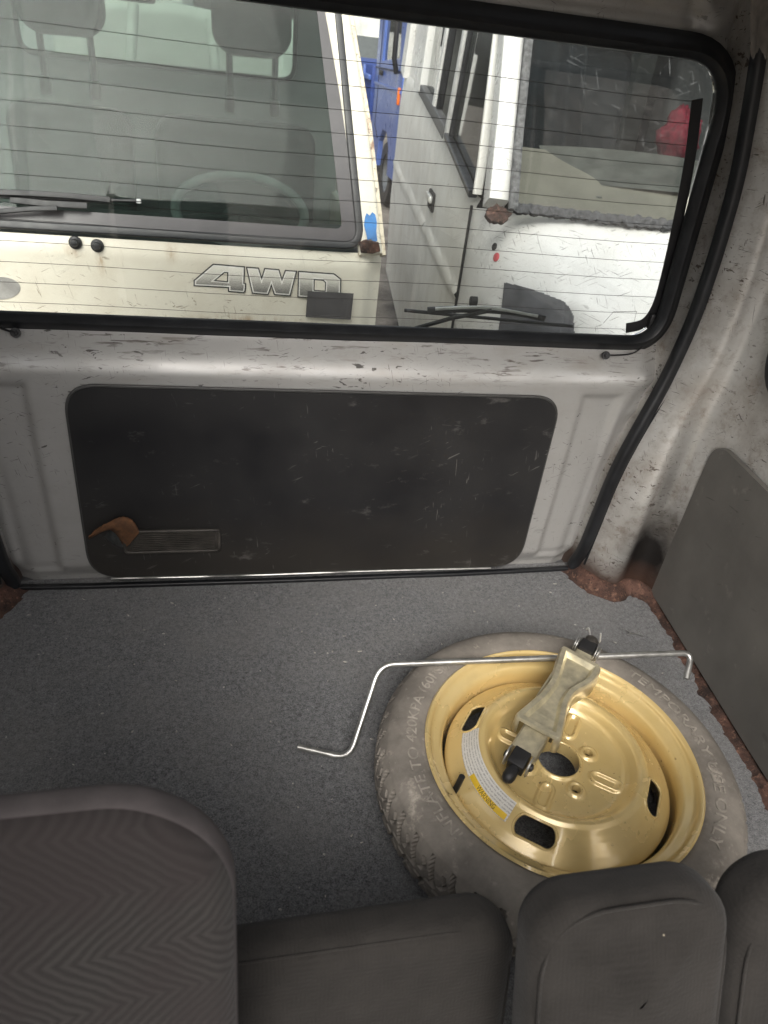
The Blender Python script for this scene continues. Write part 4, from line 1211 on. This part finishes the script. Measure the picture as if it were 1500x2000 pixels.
# dash, seats, clutter behind the windshield
def vbox(name, al, bb, z, s, mat, par=van, bev=.02, rx=0): return box(name, (0, 0, 0), (s[0], s[1], s[2]), mat, par, bev, M=Matrix.Translation(V(al, bb, z)) @ Matrix.Rotation(-YAW, 4, 'Z') @ Matrix.Rotation(rx, 4, 'X'))
def dashf(a, b):
    bb = .06 + 1.28 * a; al = .02 + .42 * b
    z = VZ - .012 + .11 * b + .02 * math.sin(b * 3.1) * math.exp(-((bb - .45) / .2) ** 2)
    return V(al - .04 * math.sin(math.pi * a), bb, z)
ds = grid('dashboard', dashf, 40, 16, dash_beige, van)
def dashg(a, b):
    bb = .22 + .62 * a; al = .16 + .24 * b
    x = (a - .5) * 2
    return V(al - .04 * math.sin(math.pi * a) + .06 * x * x, bb, VZ + .03 + .075 * b + .022 * (1 - x * x))
grid('dash_cowl', dashg, 24, 10, dash_grey, ds)
vbox('dash_vent', .10, .46, VZ + .022, (.16, .012, .006), black_pl, ds, .002)
lathe('dash_screw', [(0, .004), (.008, .003), (.010, 0)], V(.09, .33, VZ + .02), dash_grey, ds, 16)
dk = plain('dark_van_cloth', (.028, .032, .036), .9, 0, .4, 12)
dk2 = plain('dark_van_trim', (.075, .075, .075), .85, 0, .3, 8)
MV = Matrix.Translation(VO) @ Matrix.Rotation(-YAW, 4, 'Z')
def vcush(name, bb, al, z, s, mat, lean=0):
    o = cushion(name, (0, 0, 0), s, .06, .04, mat, None, lean=lean)
    o.data.transform(Matrix.Translation(V(al, bb, z)) @ Matrix.Rotation(-YAW, 4, 'Z'))
    o.parent = van; o.matrix_parent_inverse = van.matrix_world.inverted(); return o
vcush('front_seat', .36, .86, VZ - .02, (.50, .16, .82), dk, -.1)
vcush('front_seat', 1.02, .86, VZ - .02, (.52, .16, .86), dk2, -.1)
# cloth thrown over the near seat, peaked at one corner
def cloth(a, b):
    top = VZ + .50 - .10 * a + .035 * math.exp(-((a - .12) / .07) ** 2) - .10 * max(.12 - a, 0) * 6
    z = VZ - .06 + (top - VZ + .06) * b
    return V(.64 + .03 * math.sin(a * 17) * (1 - .5 * b) + .05 * (1 - b) * -1, .06 + (.30 + .07 * (1 - b)) * a, z)
clo = grid('cloth_cover', cloth, 50, 24, plain('black_cover', (.012, .017, .022), .8, 0, .5, 10), van)
so2 = clo.modifiers.new('thickness', 'SOLIDIFY'); so2.thickness = .006
def rear(bb0, bb1, z0, z1, r): return [V(2.9, b, z) for b, z in [(p.x, p.y) for p in fillet([Vector((bb0, z0, 0)), Vector((bb1, z0, 0)), Vector((bb1, z1, 0)), Vector((bb0, z1, 0))], r, 7)]]
slab('rear_door', rear(.05, 1.36, -.2, VZ + .60, .05), -VA, .04, cab_grey, van, 0, [rear(.42, .95, VZ + .20, VZ + .52, .10)])
bar('inner_pillar', [(1.5, VZ - .1, .9), (1.5, VZ + .60, .86)], .10, .08, cab_grey)
vbox('inner_trim', 1.62, 1.32, VZ + .28, (.04, 2.7, .58), plain('far_trim', (.12, .12, .115), .8), van, .02)
vcush('rear_seat', .70, 1.9, VZ - .12, (1.1, .16, .70), dk2, -.1)
# red cloth on the dash end
def redf(a, b):
    t = a * 2 * math.pi; p = math.pi * b
    r = 1 + .32 * noise.noise(Vector((math.cos(t) * 1.4, math.sin(t) * 1.4, p * 1.6))) + .25 * noise.noise(Vector((math.cos(t) * 6, math.sin(t) * 6, p * 5)))
    return V(.50 + .06 * r * math.sin(p) * math.sin(t), .70 + .07 * r * math.sin(p) * math.cos(t), VZ + .165 + .085 * r * math.cos(p))
red = grid('red_bundle', redf, 30, 18, red_cloth); tag(red, 'crumpled red cloth bundle on the dashboard of the white van', 'cloth')
# nose fittings: black discs for shaded holes, reflector, dark grey headlight plate
def on_nose(u, v, al=-.18): return U(u, v, V(al, 0, 0), VA)
def pix(p):
    q = p - EYE; return 750 + FPX * q.dot(CX) / q.dot(CF), 1000 + FPX * q.dot(CD) / q.dot(CF)
HP = [(986, 552), (1022, 560), (1058, 572), (1098, 588), (1112, 600), (1120, 618), (1122, 640), (1120, 690), (970, 690), (980, 610)]
def hcov(a, b): return nose(.07 + .18 * a, .25 + .5 * b) - VA * .005 - VB * .003
hs_ = grid('headlight_blank', hcov, 130, 130, plain('blank_grey', (.075, .075, .08), .6, 0, .35, 14), van, keep=lambda c: inpoly(*pix(c), HP))
hmod = hs_.modifiers.new('thickness', 'SOLIDIFY'); hmod.thickness = .004
NG = [(i / 200, j / 90) for i in range(60) for j in range(91)]
NGP = [pix(nose(*g)) for g in NG]
def disc_on(u, v, r, mat, name):
    k = min(range(len(NG)), key=lambda i: (NGP[i][0] - u) ** 2 + (NGP[i][1] - v) ** 2)
    g = NG[k]; p = nose(*g); n_ = (nose(g[0] + .01, g[1]) - p).cross(nose(g[0], g[1] + .01) - p).normalized()
    if n_.dot(p - EYE) > 0: n_ = -n_
    lathe(name, [(0, .002), (r * .8, .002), (r, 0), (r, -.008)], p + n_ * .002, mat, van, 20, axis=n_)
disc_on(965, 480, .011, dark_hole, 'lamp_hole_disc'); disc_on(971, 501, .013, red_dot, 'red_reflector'); lathe('lamp_hole_disc', [(0, .002), (.013, .002), (.015, 0), (.015, -.02)], US(919, 588, .012), dark_hole, van, 20, axis=-VB)  # black discs paint the shade inside the empty holes
for bb in (.16, 1.26):
    for al in (.62, 2.6): road_wheel(van, V(al, bb, -.41), .29, .16, -VB if bb < .5 else VB)

# ================================================================ BLUE TRUCK
bt = empty('blue_truck', (2.6, 10.2, -.70), 'faded blue truck with amber side marker parked behind the white van', 'truck')
BX = .93
slab('cab_side', [Vector((BX, y, z)) for y, z in [(4.35, -.30), (4.35, 1.1), (4.52, 1.9), (6.0, 1.9), (6.0, -.30), (5.45, -.30), (5.40, -.02), (5.22, .12), (4.95, .12), (4.78, -.02), (4.72, -.30)]], (-1, 0, 0), .06, blue_p, bt, .012, [[Vector((BX, y, z)) for y, z in [(4.62, .86), (5.62, .80), (5.62, 1.7), (4.75, 1.7)]]])
box('cab_front', (BX + .85, 4.40, .45), (1.62, .08, 1.5), blue_p, bt, .03)
sweep('door_line', [Vector((BX - .002, y, z)) for y, z in [(5.74, 1.7), (5.74, .12), (5.5, .0)]], rprof(.012, .006, .002), dark_hole, bt, False, up=(-1, 0, 0))
sweep('body_crease', [Vector((BX - .004, y, z)) for y, z in [(4.37, .56), (5.99, .56)]], rprof(.03, .016, .005), blue_p, bt, False, up=(-1, 0, 0))
sweep('body_crease', [Vector((BX - .004, y, z)) for y, z in [(4.37, .74), (5.99, .72)]], rprof(.02, .01, .004), plain('blue_dark', (.02, .03, .08), .5), bt, False, up=(-1, 0, 0))
box('door_handle', (BX - .015, 5.55, .68), (.03, .16, .05), black_pl, bt, .008)
box('side_marker', (BX - .012, 4.42, .52), (.03, .05, .16), amber, bt, .008)
tube('mirror_arm', [Vector((BX - .02, 4.62, .72)), Vector((BX - .06, 4.60, .85)), Vector((BX - .07, 4.58, 1.4))], .028, black_pl, bt, 10)
slab('side_glass', [Vector((BX + .03, y, z)) for y, z in [(4.62, .86), (5.62, .80), (5.62, 1.7), (4.75, 1.7)]], (-1, 0, 0), .005, door_gl, bt)
road_wheel(bt, (BX + .16, 5.08, -.33), .37, .22, (-1, 0, 0)); road_wheel(bt, (BX + .16, 8.2, -.33), .37, .22, (-1, 0, 0))
box('load_bed', (BX + .80, 7.9, .42), (1.66, 3.6, .62), plain('bed_blue', (.02, .05, .22), .6, 0, .2), bt, .02)
for k in range(3): box('bed_rib', (BX - .045, 6.6 + k * 1.1, .42), (.03, .08, .60), blue_p, bt, .008)
box('bed_rail', (BX - .05, 7.9, .60), (.04, 3.6, .06), blue_p, bt, .01)

for o in bt.children_recursive: o.data.transform(Matrix.Translation((.87, 4.15, 0)))
# ================================================================ VEHICLES FAR BEHIND
def far_truck(x, y, label_, wmat, group=None):
    t = empty('parked_truck', (x, y, -.70), label_, 'truck', group)
    def cab(a, b):
        pass
    pr = [(-.0, -.3), (-.04, .45), (.16, 1.12), (1.2, 1.16), (1.3, -.3)]
    slab('cab', [Vector((x - .75, y + p[0], p[1])) for p in pr], (-1, 0, 0), -1.5, wmat, t, 0)
    slab('windshield', [Vector((x + sx, y - .045 + .3 * (z - .47), z)) for sx, z in [(-.66, .50), (.66, .50), (.60, 1.03), (-.60, 1.03)]], (0, -1, .3), .03, plain('far_glass', (.05, .06, .06), .1), t)
    box('front_grille', (x, y - .03, .12), (1.1, .04, .14), black_pl, t, .01)
    for s in (-1, 1):
        box('headlight', (x + s * .56, y - .03, .14), (.22, .05, .14), plain('lens', (.6, .6, .58), .15), t, .02)
        road_wheel(t, (x + s * .62, y + .55, -.42), .28, .16, (s, 0, 0))
        tube('mirror_arm', [Vector((x + s * .75, y + .1, .7)), Vector((x + s * .88, y + .02, .85))], .015, black_pl, t, 8)
    box('bumper', (x, y - .06, -.16), (1.5, .10, .16), wmat, t, .02)
    box('cargo_box', (x, y + 2.6, .7), (1.6, 2.4, 1.9), wmat, t, .03)
    return t
far_truck(-1.15, 6.2, 'white box truck parked behind the cream pickup cab', white_wall)
far_truck(2.4, 16.5, 'white box truck far behind the blue truck bed', tarp_m)
far_truck(5.4, 9.5, 'white box truck standing behind the dusty white van', white_wall)
# loose scrap on the cream pickup's bed, seen through the cab's rear window
def hood(a, b):
    x = -.72 + .95 * a; return (x, 3.75 + .10 * math.sin(b * 2.5), .06 + .98 * b - .06 * (2 * a - 1) ** 2)
hd = grid('body_panel', hood, 30, 20, plain('panel_white', (.6, .59, .55), .5, 0, .15, 5)); hm = hd.modifiers.new('thickness', 'SOLIDIFY'); hm.thickness = .02
tag(hd, 'loose white body panel standing on the bed behind the cab', 'body panel')
tube_m = plain('white_bar', (.7, .69, .64), .5)
for k, (x0, z0, x1, z1) in enumerate(((-.50, -.05, -.36, 1.02), (.02, -.05, -.06, 1.0))):
    t = tube('loose_bar', [Vector((x0, 3.55, z0)), Vector((x1, 3.62, z1))], .022, tube_m, None, 10)
    tag(t, ('white metal bar leaning to the right on the pickup bed behind its rear window', 'white metal bar leaning left on the pickup bed behind the steering side headrest')[k], 'bar', 'bars on the pickup bed')
